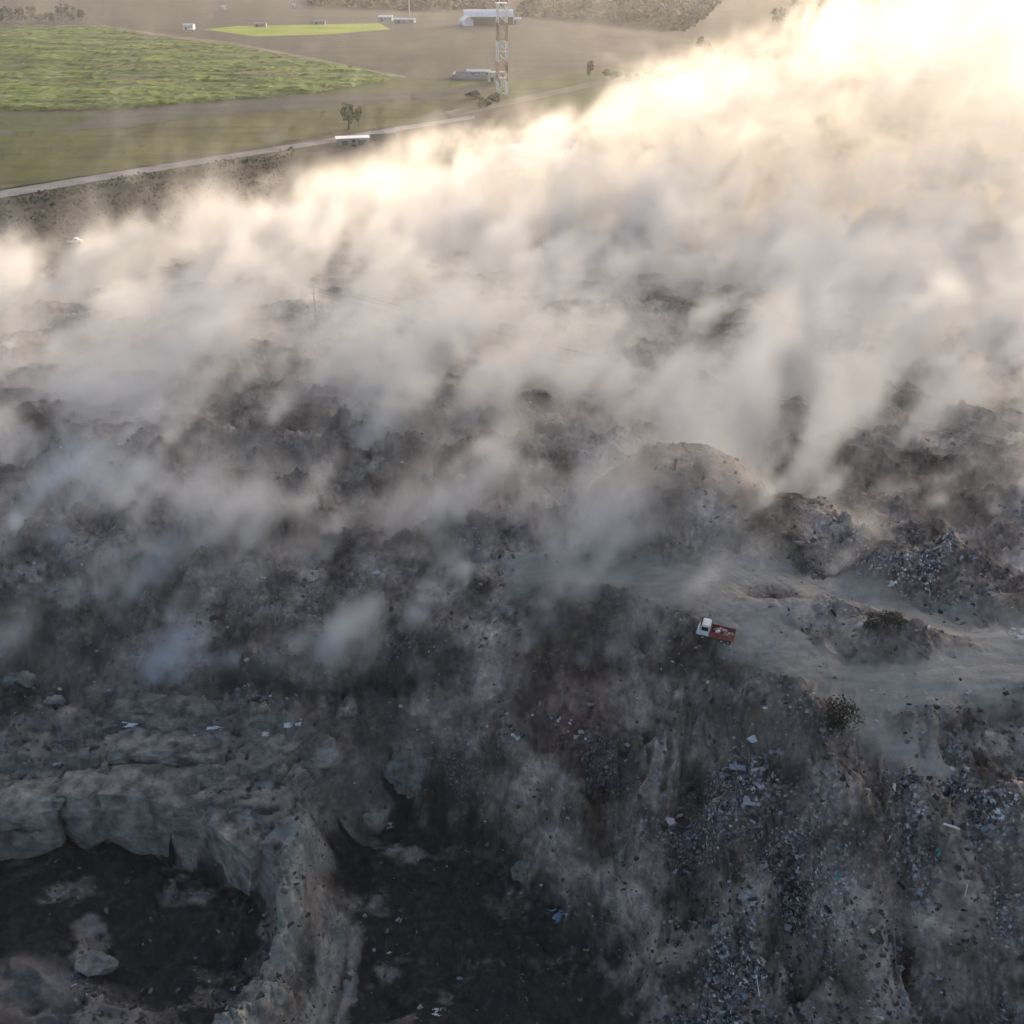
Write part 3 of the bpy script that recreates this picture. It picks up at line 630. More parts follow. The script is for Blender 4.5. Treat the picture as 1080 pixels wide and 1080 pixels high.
def pickup(loc, rz):
    e = empty('pickup', loc, rz, 'white pickup parked on the narrow lane at the left, below the road', 'pickup')
    bm = bmesh.new(); prof = [(-2.5, .5), (-2.5, 1.15), (-.5, 1.2), (-.35, 1.85), (.85, 1.85), (1.35, 1.25), (2.4, 1.1), (2.5, .5)]
    a = [bm.verts.new((x, -.9, z)) for x, z in prof]; b = [bm.verts.new((x, .9, z)) for x, z in prof]; bm.faces.new(a); bm.faces.new(b[::-1])
    for k in range(8): bm.faces.new((a[k], b[k], b[(k + 1) % 8], a[(k + 1) % 8]))
    bmesh.ops.recalc_face_normals(bm, faces=bm.faces[:]); bmesh.ops.bevel(bm, geom=bm.edges[:], offset=.06, segments=2, affect='EDGES'); link('body', bm, M_white, e)
    for s in (-1, 1):
        bm = bmesh.new(); box(bm, (.2, s * .905, 1.5), (.95, .03, .4)); link('side_window', bm, M_glass, e)
        for x in (-1.6, 1.55): wheel(e, x, s * .82, .36, .38, .24)
    bm = bmesh.new(); box(bm, (-1.5, 0, 1.18), (1.8, 1.5, .06)); link('bed', bm, M_black, e)
pickup(at0(80, 258, .42), R(6))
sheet('dark_field', [(48, 263), (96, 262), (98, 284), (75, 287), (50, 280)], .30, M_dark)

# ------------------------------------------------------------------ poles and wires over the waste
def pole(loc, h, rz, label):
    e = empty('utility_pole', loc, rz, label, 'pole')
    bm = bmesh.new(); rod(bm, (0, 0, -1), (0, 0, h), .13, .09, 8); link('post', bm, M_wallp, e)
    bm = bmesh.new(); box(bm, (0, 0, h - .5), (3.0, .12, .14)); link('crossarm', bm, M_wallp, e); bm = bmesh.new(); box(bm, (0, 0, h - 2.2), (2.2, .12, .14)); link('crossarm', bm, M_wallp, e)
    for x, z in ((-1.4, h - .35), (1.4, h - .35), (-1., h - 2.05), (1., h - 2.05)):
        bm = bmesh.new(); rod(bm, (x, 0, z - .1), (x, 0, z + .15), .06, .05); link('insulator', bm, M_white, e)
pa = WY(330, 300, 236); ga = gz(pa.x, pa.y)
pole(Vector((pa.x, pa.y, ga)), pa.z - ga + .35, R(80), 'utility pole carrying the wires, faint in the smoke')
pb = WY(1500, 545, 140); dirn = (pb - pa).normalized()
for k, (ox, oz, lb) in enumerate(((-1.4, 0, 'upper thin wire over the smoke, the farther of the top pair'), (1.4, 0, 'upper thin wire over the smoke, the nearer of the top pair'), (-1., -1.7, 'lower thin wire, the farther of the bottom pair'), (1., -1.7, 'lowest thin wire, the nearer of the bottom pair'))):
    off = Vector((math.cos(R(80)) * ox, math.sin(R(80)) * ox, oz)); bm = bmesh.new(); prev = None
    for i in range(49):
        t = i / 48; p = pa.lerp(pb, t) + off + Vector((0, -2.2 * ox * t + (0, -4, -9, -14)[k] * t, -4 * 2.6 * t * (1 - t) + 0))
        if prev is not None: rod(bm, prev, p, .022, .022, 5)
        prev = p
    tag(link('overhead_wire', bm, M_cable), lb, 'wire', 'wires over the landfill')
p = ON(711, 497); e = empty('wooden_post', p, 0, 'short dark post standing on the crest of the round mound', 'post'); bm = bmesh.new(); rod(bm, (0, 0, -.3), (.1, 0, 1.9), .16, .13, 7); link('post', bm, M_wood, e)
bm = bmesh.new(); box(bm, (.1, 0, 1.75), (.7, .12, .16)); link('crosspiece', bm, M_wood, e)

# ------------------------------------------------------------------ rocks of the quarry
def rock(name, label, loc, size, rz, seed, blocky=.75, mm=None, rough=.14, n=22, tilt=(0, 0), cat='rock'):
    bm = bmesh.new(); bmesh.ops.create_cube(bm, size=2); bmesh.ops.subdivide_edges(bm, edges=bm.edges[:], cuts=n, use_grid_fill=True)
    P = np.array([v.co[:] for v in bm.verts]); ln = np.linalg.norm(P, axis=1, keepdims=True); S = P / ln
    P = P * blocky + S * (1 - blocky) * 1.15
    rp = np.random.default_rng(seed * 13 + 1)
    for _ in range(16 if blocky < .74 else 9):   # broken faces
        nn = rp.normal(size=3); nn /= np.linalg.norm(nn); dd = rp.uniform(.64 if blocky < .74 else .8, .98) * (np.abs(nn).sum() * blocky + (1 - blocky) * 1.15)* .9
        P = P - np.maximum(0, P @ nn - dd)[:, None] * nn
    sx, sy, sz = size; Q = P * np.array([sx, sy, sz]) / 2; u = Q + seed * 7.3
    d1 = fbm3(u[:, 0] / 3.2, u[:, 1] / 3.2, u[:, 2] / 3.2, 5, seed, .55) - .5
    d2 = fbm3(u[:, 0] / 1.5, u[:, 1] / 1.5, u[:, 2] / 2.6, 3, seed + 5, .5, True) - .6
    d3 = fbm3(u[:, 0] / .8, u[:, 1] / .8, u[:, 2] / .5, 3, seed + 8, .6) - .5
    m_ = min(sx, sy, sz); Q = Q + S * ((d1 * 2.4 + d2 * 1.1) * rough * m_ + .32 * d3)[:, None]
    for v, q in zip(bm.verts, Q): v.co = q
    o = link(name, bm, mm or M_rock); o.location = loc; o.rotation_euler = (tilt[0], tilt[1], rz); return tag(o, label, cat)
def RK(px, py, z, dz=0.): return W(px, py, z) + Vector((0, 0, dz))
rock('rock_slab', 'longest upright grey rock slab in the back wall of the left pit', RK(166, 862, -6, 0) + Vector((0, 1.0, .4)), (12.5, 6, 10.5), R(-4), 1, .94, rough=.04, n=40)
rock('rock_slab', 'sloping grey slab at the right bend of the left pit wall', RK(252, 900, -6.5) + Vector((.4, .9, .2)), (13, 6, 9.5), R(-42), 2, .92, rough=.05, n=40)
rock('rock_slab', 'low rounded rock wall left of the longest upright slab', RK(92, 862, -6) + Vector((0, 1.3, .2)), (6.5, 6, 9), R(6), 3, .88, rough=.06, n=30)
rock('rock_slab', 'grey rock wall at the left edge above the black pit', RK(25, 872, -6) + Vector((0, 1.3, .2)), (9.5, 6, 8.5), R(8), 4, .86, rough=.07, n=30)
rock('boulder', 'pale flat boulder on the ledge left of the longest slab', RK(52, 842, -2, -.45), (5.2, 3.0, 1.8), R(12), 5, .6, M_rockp)
rock('boulder', 'pale flat boulder on the ledge above the sloping slab', RK(263, 852, -1.5, -.45), (5, 2.6, 1.6), R(-20), 6, .6, M_rockp)
rock('boulder', 'pale flat stone lying alone on the black pit floor', RK(102, 1016, -10.6), (4.6, 3.4, .8), R(10), 7, .4, M_rockp)
rock('rock_slab', 'broad cracked ledge slab above the left pit, strewn with scraps', RK(180, 790, -1.2), (16, 6.5, 3.0), R(-3), 8, .9, rough=.2, n=34)
rock('rock_slab', 'upper ledge slab below the dark slope, left of the white sheet', RK(185, 752, -.3), (17, 4.5, 3.2), R(-6), 9, .9, rough=.2, n=34)
rock('rock_slab', 'blocky rock right of the crack beside the ledge slab', RK(293, 800, -.8), (5.5, 7.5, 4.2), R(-20), 10, .9, rough=.16, n=28)
rock('rock_slab', 'tumbled brown-grey rock below the white sheet', RK(330, 790, -.6), (7.5, 5, 3.0), R(-15), 11, .65, rough=.2, n=28)
rock('rock_slab', 'narrow stepped rock between the ledge slab and the pit wall', RK(230, 826, -2), (9.5, 3.6, 3.2), R(-14), 12, .72, rough=.2, n=28)
rock('boulder', 'pale boulder pair at the left edge beside scraps, the near one', RK(18, 714, 1.2, -.45), (4.6, 2.6, 2), R(10), 13, .55, M_rockp)
rock('boulder', 'pale lumpy boulder right of the two at the left edge', RK(56, 735, .6, -.45), (3.4, 2.2, 1.6), R(-10), 14, .55, M_rockp)
rock('boulder', 'pale grey boulder between the second black pit and the waste slope', ON(553, 918) + Vector((0, 0, -.5)), (2.8, 2, 3.6), R(30), 15, .45, M_rockp, .35, 24, (R(-40), 0))
rock('clay_block', 'pale clay block on the left side of the waste slope above the second pit', ON(428, 812) + Vector((0, .2, -.4)), (5.2, 2.6, 6.5), R(-12), 16, .5, M_rockp, .4, 30, (R(-48), R(8)))
rock('boulder', 'small pale boulder just left of the pale clay block', RK(394, 862, -3.5, -.45), (2.6, 1.6, 1), R(0), 17, .55, M_rockp)
# ------------------------------------------------------------------ scraps one can tell apart
def crumple(name, label, cat, px, py, sx, sy, mm, seed, hgt=.35, rz=0., dz=.15, n=9, fold=0.):
    p = ON(px, py); rnd = np.random.default_rng(seed); sx *= .78; sy *= .78; dz *= .7
    u, v = np.meshgrid(np.linspace(-1, 1, n), np.linspace(-1, 1, n)); x = u * sx / 2; y = v * sy / 2
    z = hgt * (fbm2(u * 1.4 + seed, v * 1.4, 3, seed) - .4) * 2 + fold * np.abs(u)
    keep = (fbm2(u * 1.7 + 3 * seed, v * 1.7, 3, seed + 3) > .44) | (np.hypot(u, v * 1.6) < .35)
    x = x + .25 * sx * (fbm2(u + seed, v * 2, 2, seed + 8) - .5); y = y + .3 * sy * (fbm2(u * 2, v + seed, 2, seed + 9) - .5)
    bm = bmesh.new(); V = [[bm.verts.new((x[j, i], y[j, i], z[j, i])) for i in range(n)] for j in range(n)]
    for j in range(n - 1):
        for i in range(n - 1):
            if keep[j, i] and keep[j + 1, i + 1]: bm.faces.new((V[j][i], V[j][i + 1], V[j + 1][i + 1], V[j + 1][i]))
    bmesh.ops.delete(bm, geom=[q for q in bm.verts if not q.link_faces], context='VERTS')
    bmesh.ops.solidify(bm, geom=bm.faces[:], thickness=.06)
    o = link(name, bm, mm, smooth=True); o.location = p + Vector((0, 0, dz)); o.rotation_euler = (R(18), 0, rz); return tag(o, label, cat)
S = crumple
S('metal_sheet', 'long pale sheet lying at the foot of the dark slope, above the ledge', 'sheet', 309, 765, 2.8, 1.3, M_sheet, 1, .2, R(8), .5)
S('metal_sheet', 'long whitish sheet on the left end of the ledge slab', 'sheet', 137, 769, 2.9, 1.0, M_sheet, 2, .2, R(-6), .9)
S('plastic_sheet', 'torn white plastic sheet with two raised wings on the brown waste', 'plastic sheet', 546, 785, 1.9, .7, M_bag, 3, .2, R(-10), .5, fold=1.1)
S('plastic_sheet', 'crumpled white plastic heap on the slope below the smoke streak', 'plastic sheet', 597, 763, 2.8, 2.0, M_plast, 4, .6, R(20), .5)
S('plastic_sheet', 'white sheet on the right slope beside blue-grey scraps', 'plastic sheet', 1050, 861, 2.4, 1.6, M_plast, 5, .4, R(-30), .5)
S('plastic_sheet', 'large white sheet at the right edge beside the dusty track', 'plastic sheet', 1072, 673, 3.4, 2.2, M_plast, 6, .5, R(10), .6)
S('plastic_bag', 'small white bag on the right beside the track', 'bag', 1020, 734, 1.1, 1.0, M_bag, 7, .5, 0, .4)
S('plastic_bag', 'white bag lying alone at the top of the second black pit', 'bag', 412, 876, 1.1, 1.1, M_bag, 8, .6, 0, .5)
S('plastic_bag', 'white lump at the bottom edge beside the second pit', 'bag', 461, 1071, 1.5, 1.2, M_bag, 9, .6, 0, .5)
S('plastic_scrap', 'pale blue scrap in the middle of the ledge slab', 'scrap', 205, 788, 1.3, 1.0, M_sheet, 10, .3, R(40), 1.4)
S('plastic_scrap', 'white scrap left of the pale blue one on the ledge', 'scrap', 182, 786, 1.0, .7, M_plast, 11, .3, R(10), 1.4)
S('plastic_scrap', 'white scrap on the blocky rock right of the crack', 'scrap', 282, 790, 1.1, .7, M_bag, 12, .2, R(0), 2.2)
S('plastic_scrap', 'white wide scrap at the right end of the ledge slab', 'scrap', 228, 777, 3.0, .8, M_sheet, 13, .2, R(-6), 1.3)
S('plastic_scrap', 'teal scrap on the pale clay block', 'scrap', 421, 824, 1.2, 1.0, M_teal, 14, .3, 0, 1.2)
S('plastic_scrap', 'green scrap on the right waste slope', 'scrap', 991, 902, 1.2, 1.0, M_teal, 15, .4, 0, .4)
S('plastic_sheet', 'pale bent sheet high on the dark slope in the middle left', 'plastic sheet', 395, 607, 2.6, 1.0, M_sheet, 16, .3, R(-6), .5)
S('plastic_sheet', 'blue tarpaulin scrap where the waste slope meets the second pit', 'tarpaulin', 592, 968, 3.2, 2.6, M_blue, 17, .6, R(30), .5)
S('plastic_sheet', 'faded blue sheet on the slope above the bottom right gullies', 'tarpaulin', 728, 880, 2.6, 2.2, M_blue, 18, .6, R(0), .5)
S('plastic_bag', 'white bag just behind the truck bed', 'bag', 767, 672, 1.0, .9, M_bag, 19, .6, 0, .5)
S('plastic_bag', 'dull white bag below the truck bed', 'bag', 763, 681, .9, .9, M_plast, 20, .5, 0, .4)
S('plastic_bag', 'white bag on the grey junk windrow across the track', 'bag', 940, 620, 1.5, 1.2, M_bag, 21, .6, 0, .5)
S('plastic_sheet', 'pinkish white sheet at the left end of the far junk windrow', 'plastic sheet', 921, 607, 2.2, 1.6, M_plast, 22, .5, 0, .5)
p = ON(801, 1052); bm = bmesh.new(); rod(bm, (0, 0, 0), (-.5, .6, 2.6), .06, .05); tag(link('pole', bm, M_white), 'thin white pole leaning out of the waste at the bottom right', 'pole').location = p
p = ON(1015, 955); bm = bmesh.new(); rod(bm, (0, 0, 0), (.1, .3, 1.7), .05, .04); tag(link('pole', bm, M_white), 'short white stick standing on the bottom right mound', 'pole').location = p
p = ON(1003, 874); bm = bmesh.new(); box(bm, (0, 0, .3), (1.7, .3, .16), R(-30), bev=.03); tag(link('plank', bm, M_wallp), 'pale plank lying left of the white sheet on the right slope', 'plank').location = p
def shrub(px, py, w_, h, label, seed):
    p = ON(px, py); e = empty('shrub', p, 0, label, 'shrub'); rnd = random.Random(seed); bm = bmesh.new()
    for k in range(7): rod(bm, (0, 0, -.2), (rnd.uniform(-1, 1) * w_ * .4, rnd.uniform(-1, 1) * w_ * .3, h * rnd.uniform(.5, .9)), .06, .02, 5)
    link('stem', bm, M_bark, e); leaves('foliage', (0, 0, h * .5), (w_ * .6, w_ * .5, h * .55), 900, .17, L_burnt, e, rnd, 9)
shrub(880, 768, 5.2, 4.6, 'black sooty shrub on the edge of the waste slope', 1)
shrub(931, 664, 4.4, 2.2, 'dark round shrub on the junk windrow between the two tracks', 2)

# ------------------------------------------------------------------ strewn waste nobody could count
def strewn(name, label, cat, n, thick, sizes, mats, seed, wt, region):
    rg = np.random.default_rng(seed); (x0, x1, y0, y1) = region
    yy = 1 / rg.uniform(1 / y1, 1 / y0, n * 8); xx = rg.uniform(x0, x1, n * 8) * yy
    z, m = height(xx, yy); pr = wt(m, xx, yy); ok = rg.random(n * 8) < pr; xx, yy, z = xx[ok][:n], yy[ok][:n], z[ok][:n]; c = len(xx)
    s = sizes[0] * (sizes[1] / sizes[0]) ** (rg.random(c) ** 2.2)
    base = np.array([(-1, -1, -1), (1, -1, -1), (1, 1, -1), (-1, 1, -1), (-1, -1, 1), (1, -1, 1), (1, 1, 1), (-1, 1, 1)], float) * .5
    P = np.repeat(base[None], c, 0) * rg.uniform(.55, 1.35, (c, 8, 3))
    P[:, :, 0] *= (s * rg.uniform(.7, 1.8, c))[:, None]; P[:, :, 1] *= (s * rg.uniform(.4, 1., c))[:, None]; P[:, :, 2] *= (s * rg.uniform(thick[0], thick[1], c))[:, None]
    a, b = rg.uniform(0, 6.28, c), rg.normal(0, .4, c); ca, sa, cb, sb = np.cos(a)[:, None], np.sin(a)[:, None], np.cos(b)[:, None], np.sin(b)[:, None]
    X, Y, Z = P[:, :, 0], P[:, :, 1], P[:, :, 2]; Y, Z = Y * cb - Z * sb, Y * sb + Z * cb; X, Y = X * ca - Y * sa, X * sa + Y * ca
    P = np.stack([X + xx[:, None], Y + yy[:, None], Z + (z + s * .08)[:, None]], -1).reshape(-1, 3)
    fc = np.array([(0, 3, 2, 1), (4, 5, 6, 7), (0, 1, 5, 4), (1, 2, 6, 5), (2, 3, 7, 6), (3, 0, 4, 7)]); F = (np.arange(c)[:, None, None] * 8 + fc[None]).reshape(-1, 4)
    me = bpy.data.meshes.new(name); me.from_pydata(P.tolist(), [], F.tolist())
    for mm, _ in mats: me.materials.append(mm)
    pw = np.array([q for _, q in mats]); me.polygons.foreach_set('material_index', np.repeat(rg.choice(len(mats), c, p=pw / pw.sum()), 6).astype(np.int32))
    o = bpy.data.objects.new(name, me); COL.objects.link(o); o['kind'] = 'stuff'; tag(o, label, cat)
S_w = mat('scrap_white', (.44, .44, .44), .6, .3, 3); S_g = mat('scrap_grey', (.20, .19, .19), .8, .4, 3); S_l = mat('scrap_lilac_grey', (.25, .235, .26), .8, .3, 3); S_b = mat('scrap_blue_grey', (.15, .175, .21), .7, .4, 3); S_k = mat('scrap_sooty', (.025, .024, .024), .9, .4, 3); S_r = mat('scrap_brown', (.12, .08, .06), .9, .4, 3); S_c = mat('scrap_card', (.30, .25, .19), .9, .3, 3)
strewn('litter', 'countless small scraps of plastic and card strewn over the waste slopes', 'litter', 17000, (.08, .7), (.08, .5), [(S_w, .11), (S_g, .30), (S_l, .15), (S_b, .06), (S_k, .14), (S_r, .18), (S_c, .10), (M_teal, .006)], 5,
       lambda m, x, y: np.clip(m['trash'] ** 1.5 * 1.2 * sstep(.42, .66, fbm2(x / 4, y / 4    , 3, 19)) + .05 + .16 * sstep(.55, .7, fbm2(x / 7, y / 5, 3, 23)), 0, 1) * (1 - m['track'] * .93) * (1 - m['char_shade'] * .93) * (1 - m['plain']) * (1 - .8 * m['rock']), (-.62, .62, 62, 190))
strewn('litter', 'larger torn sheets and matted bags half buried among the small scraps', 'litter', 1100, (.06, .4), (.4, 1.2), [(S_w, .03), (S_g, .32), (S_l, .14), (S_b, .05), (S_k, .2), (S_r, .12), (S_c, .06)], 15,
       lambda m, x, y: np.clip(m['trash'] * .5 + .03, 0, 1) * (1 - m['track']) * (1 - m['char_shade'] * .9) * (1 - m['plain']) * (1 - .8 * m['rock']), (-.62, .62, 62, 160))
strewn('rubble', 'countless dark clods and stones over the burnt ground', 'rubble', 14000, (.5, 1.), (.13, .6), [(mat('clod_dark', (.045, .04, .037), .95, .4, 2), .5), (mat('clod_grey', (.10, .095, .09), .95, .4, 2), .35), (M_rock, .15)], 6,
       lambda m, x, y: (.10 + .35 * vnoise(x / 8, y / 8, None, 9) ** 2) * (1 - m['track'] * .95) * (1 - m['char_shade'] * .96) * (1 - m['plain']) * (1 - .6 * m['rock']), (-.62, .62, 62, 200))


# ------------------------------------------------------------------ smoke: a grid of densities filled from a list of drifting puffs
WIND = Vector((.80, .45, .28)).normalized()
def volume_object(name, label, origin, dims, vs, dens, material):
    nx, ny, nz = dims
    me = bpy.data.meshes.new(name); N = nx * ny * nz
    I = np.stack(np.meshgrid(np.arange(nx), np.arange(ny), np.arange(nz), indexing='ij'), -1).reshape(-1, 3)
    me.vertices.add(N); me.vertices.foreach_set('co', (I * vs + np.array(origin)).astype(np.float32).ravel())
    a = me.attributes.new('smoke_density', 'FLOAT', 'POINT'); a.data.foreach_set('value', dens.astype(np.float32).ravel())
    me.materials.append(material)
    ob = bpy.data.objects.new(name, me); COL.objects.link(ob); ob['kind'] = 'stuff'; tag(ob, label, 'smoke')
    ng = bpy.data.node_groups.new(name, 'GeometryNodeTree')
    ng.interface.new_socket('Geometry', in_out='INPUT', socket_type='NodeSocketGeometry')
    ng.interface.new_socket('Geometry', in_out='OUTPUT', socket_type='NodeSocketGeometry')
    n, l = ng.nodes, ng.links
    gi, go = n.new('NodeGroupInput'), n.new('NodeGroupOutput')
    vc = n.new('GeometryNodeVolumeCube'); vc.inputs['Min'].default_value = origin
    vc.inputs['Max'].default_value = tuple(np.array(origin) + (np.array(dims) - 1) * vs)
    for k, v in zip('XYZ', dims): vc.inputs['Resolution ' + k].default_value = v
    def vm(op, s, b=None):
        q = n.new('ShaderNodeVectorMath'); q.operation = op; l.new(s, q.inputs[0])
        if op == 'SCALE': q.inputs['Scale'].default_value = b
        elif b is not None: q.inputs[1].default_value = b
        return q.outputs[0]
    q = vm('SUBTRACT', n.new('GeometryNodeInputPosition').outputs[0], tuple(origin))
    q = vm('FLOOR', vm('ADD', vm('SCALE', q, 1 / vs), (.5, .5, .5)))
    sx = n.new('ShaderNodeSeparateXYZ'); l.new(q, sx.inputs[0])
    def im(op, s, b):
        k = n.new('FunctionNodeIntegerMath'); k.operation = op; l.new(s, k.inputs[0])
        if isinstance(b, int): k.inputs[1].default_value = b
        else: l.new(b, k.inputs[1])
        return k.outputs[0]
    idx = im('ADD', im('MULTIPLY', im('ADD', im('MULTIPLY', sx.outputs[0], ny), sx.outputs[1]), nz), sx.outputs[2])
    na = n.new('GeometryNodeInputNamedAttribute'); na.data_type = 'FLOAT'; na.inputs[0].default_value = 'smoke_density'
    si = n.new('GeometryNodeSampleIndex'); si.data_type = 'FLOAT'; si.domain = 'POINT'; si.clamp = True
    l.new(gi.outputs[0], si.inputs['Geometry']); l.new(na.outputs['Attribute'], si.inputs['Value']); l.new(idx, si.inputs['Index'])
    l.new(si.outputs[0], vc.inputs['Density'])
    sm = n.new('GeometryNodeSetMaterial'); sm.inputs['Material'].default_value = material
    l.new(vc.outputs[0], sm.inputs[0]); l.new(sm.outputs[0], go.inputs[0])
    md = ob.modifiers.new('density_grid', 'NODES'); md.node_group = ng
    return ob
def smoke_material(name, color, aniso):
    m = bpy.data.materials.new(name); m.use_nodes = True; nt = m.node_tree; nt.nodes.clear()
    out = nt.nodes.new('ShaderNodeOutputMaterial'); pv = nt.nodes.new('ShaderNodeVolumePrincipled')
    pv.inputs['Density'].default_value = 1.0; pv.inputs['Anisotropy'].default_value = aniso; pv.inputs['Color'].default_value = (*color, 1)
    nt.links.new(pv.outputs[0], out.inputs['Volume']); m.cycles.volume_sampling = 'DISTANCE'
    return m
# photo x, photo y, distance, half-width px, half-height px, half-depth m, density
PUFFS = [
    (25, 318, 325, 60, 30, 35, .3), (120, 318, 330, 70, 30, 35, .4), (205, 292, 345, 80, 44, 35, .6), (300, 248, 360, 58, 40, 35, 1.2), (355, 218, 375, 46, 28, 30, 1.2),
    (430, 212, 375, 80, 45, 40, 1.2), (530, 180, 385, 80, 40, 40, 1.2), (620, 165, 390, 80, 46, 40, 1.2), (700, 145, 390, 80, 62, 40, 1.2),
    (790, 115, 395, 80, 68, 45, 1.2), (880, 75, 405, 85, 70, 45, 1.), (980, 45, 415, 110, 90, 50, .95), (1090, 20, 425, 120, 110, 55, .9),
    (400, 245, 350, 150, 50, 45, .8), (560, 232, 350, 160, 56, 45, .85), (720, 212, 355, 150, 68, 45, .85), (870, 190, 360, 130, 85, 45, .9), (1010, 150, 370, 130, 100, 50, .9),
    (1120, 180, 370, 120, 130, 50, .8), (1250, 120, 390, 140, 160, 50, .6), (1400, 100, 400, 160, 160, 50, .4),
    (60, 345, 270, 90, 36, 30, .4), (170, 335, 280, 90, 34, 30, .38), (300, 325, 290, 110, 36, 30, .4), (430, 312, 290, 110, 34, 30, .38), (560, 306, 295, 120, 34, 30, .38), (680, 296, 300, 90, 32, 30, .3),
    (860, 290, 290, 80, 45, 30, .5), (990, 300, 280, 90, 55, 35, .8), (1080, 330, 260, 90, 80, 35, .9),
    (860, 370, 225, 60, 55, 22, .75), (920, 360, 230, 80, 70, 25, .9), (1010, 370, 230, 80, 75, 25, 1.), (1080, 400, 220, 70, 70, 25, .9),
    (820, 440, 196, 70, 50, 16, .8), (720, 445, 200, 80, 32, 14, .55), (795, 512, 172, 28, 44, 8, 1.8), (840, 480, 180, 40, 50, 10, .9), (900, 450, 190, 70, 45, 14, .7), (1000, 470, 185, 80, 40, 14, .55),
    (60, 420, 195, 80, 22, 12, 1.1), (150, 410, 200, 80, 22, 12, 1.), (250, 412, 195, 70, 20, 10, .9), (20, 445, 182, 50, 18, 10, .9), (110, 438, 184, 60, 13, 8, .8), (200, 436, 184, 60, 10, 8, .6),
    (350, 385, 215, 80, 26, 14, .5), (480, 390, 212, 80, 30, 14, .35), (600, 400, 210, 80, 34, 14, .3),
    (250, 545, 152, 50, 26, 6, .5), (300, 530, 155, 40, 18, 6, .55), (520, 480, 172, 50, 40, 8, .4), (560, 520, 162, 60, 34, 8, .5),
    (690, 540, 155, 44, 24, 5, .7), (645, 565, 150, 46, 30, 6, .7), (600, 600, 144, 50, 26, 6, .6), (720, 590, 146, 70, 24, 6, .4),
    
    (552, 694, 124, 14, 9, 2, 1.3), (574, 680, 126, 16, 9, 2.2, 1.3), (596, 664, 128, 18, 10, 2.5, 1.),
    (330, 322, 232, 40, 26, 10, 1.3), (930, 770, 112, 60, 40, 5, .85), (850, 700, 122, 40, 24, 4, .4), (1010, 750, 113, 70, 40, 5, .6), (900, 830, 104, 50, 30, 4, .4), (1060, 800, 108, 50, 34, 5, .45), (500, 140, 400, 60, 22, 30, .16), (440, 165, 395, 60, 24, 30, .2), (570, 120, 405, 60, 24, 30, .2), (660, 90, 415, 60, 26, 30, .25), (750, 55, 425, 60, 26, 30, .3),
    (740, 620, 140, 120, 26, 6, .25), (900, 580, 152, 120, 26, 8, .3), (1050, 570, 155, 70, 26, 8, .35), (400, 560, 150, 100, 30, 8, .3), (100, 540, 160, 100, 30, 8, .35),
]
BLUE = [(200, 698, 124, 64, 14, 4, .16), (270, 702, 123, 60, 12, 4, .12), (740, 470, 184, 90, 24, 8, 1.2), (700, 480, 180, 54, 16, 6, 1.2), (815, 520, 170, 30, 36, 7, 1.3)]
# how thick the low smoke lies over the waste: rows by distance (m), columns from left to right
LOW_ROWS = [98, 104, 112, 123, 134, 148, 165, 184, 202, 228, 262, 305, 350]
LOW = [[0, 0, 0, 0, 0, 0, 0, 0, 0, .1, .35, .3, .1],
       [0, 0, .05, 0, 0, 0, 0, 0, 0, .1, .3, .2, .1],
       [0, 0, 0, 0, 0, 0, .05, .1, .1, .2, .2, .1, .1],
       [.05, .1, .12, .1, .12, .2, .3, .3, .3, .25, .2, .15, .1],
       [.5, .5, .5, .55, .45, .4, .45, .8, .7, .45, .4, .3, .3],
       [.7, .65, .65, .9, .85, .85, .9, .9, .8, .6, .7, .5, .5],
       [.8, .6, .5, .6, .9, 1.1, 1.2, 1.1, 1., 1.2, .8, .5, .7],
       [1.5, 1.4, 1., .75, .85, 1.05, 1.1, 1., 1.3, 1.5, 1.4, 1.1, 1.1],
       [1.8, 1.8, 1.6, 1.25, 1.1, 1.2, 1.15, .95, 1.1, 1.6, 1.8, 1.7, 1.6],
       [1., 1., .9, 1., .8, .8, .7, .55, .45, 1.2, 2., 2.2, 2.],
       [1., 1.1, 1., 1.1, 1.2, 1.2, 1.1, 1., .75, 1.4, 1.7, 2., 2.],
       [.6, .9, 1.2, 2.1, 2.6, 2.8, 2.8, 2.8, 2.6, 2.4, 2.4, 2.6, 2.8],
       [0, 0, .1, .7, 1.8, 2.4, 2.5, 2.5, 2.5, 2.5, 2.5, 2.5, 2.5]]
def ground_map(x, y):
    u = np.clip((x / np.maximum(y, 1) / .533 + 1) / 2 * 12, 0, 11.999)
    v = np.interp(y, LOW_ROWS, np.arange(len(LOW_ROWS))); v = np.minimum(v, len(LOW_ROWS) - 1.001)
    T = np.array(LOW); i, j = v.astype(int), u.astype(int); f, g = v - i, u - j
    t = (T[i, j] * (1 - g) + T[i, j + 1] * g) * (1 - f) + (T[i + 1, j] * (1 - g) + T[i + 1, j + 1] * g) * f
    t = t * sstep(380, 330, y) * sstep(92, 100, y) * sstep(1.1, .75, np.abs(x) / np.maximum(y, 1))
    return t
def ground_smoke(x, y):
    t = ground_map(x, y)
    pat = np.clip(1 + 2.4 * (fbm2((x * .87 + y * .49) / 40, (-x * .49 + y * .87) / 22, 4, 77) - .5), .3, 2.2)
    H = 3.5 + 4.5 * sstep(140, 240, y)
    return t * pat * (1.7 + .8 * sstep(125, 190, y)) * np.sin(np.arctan2(84, y)) / (5.0 * GAIN)
GAIN = .034
LEAN = Vector((.60, .34, .72)).normalized()
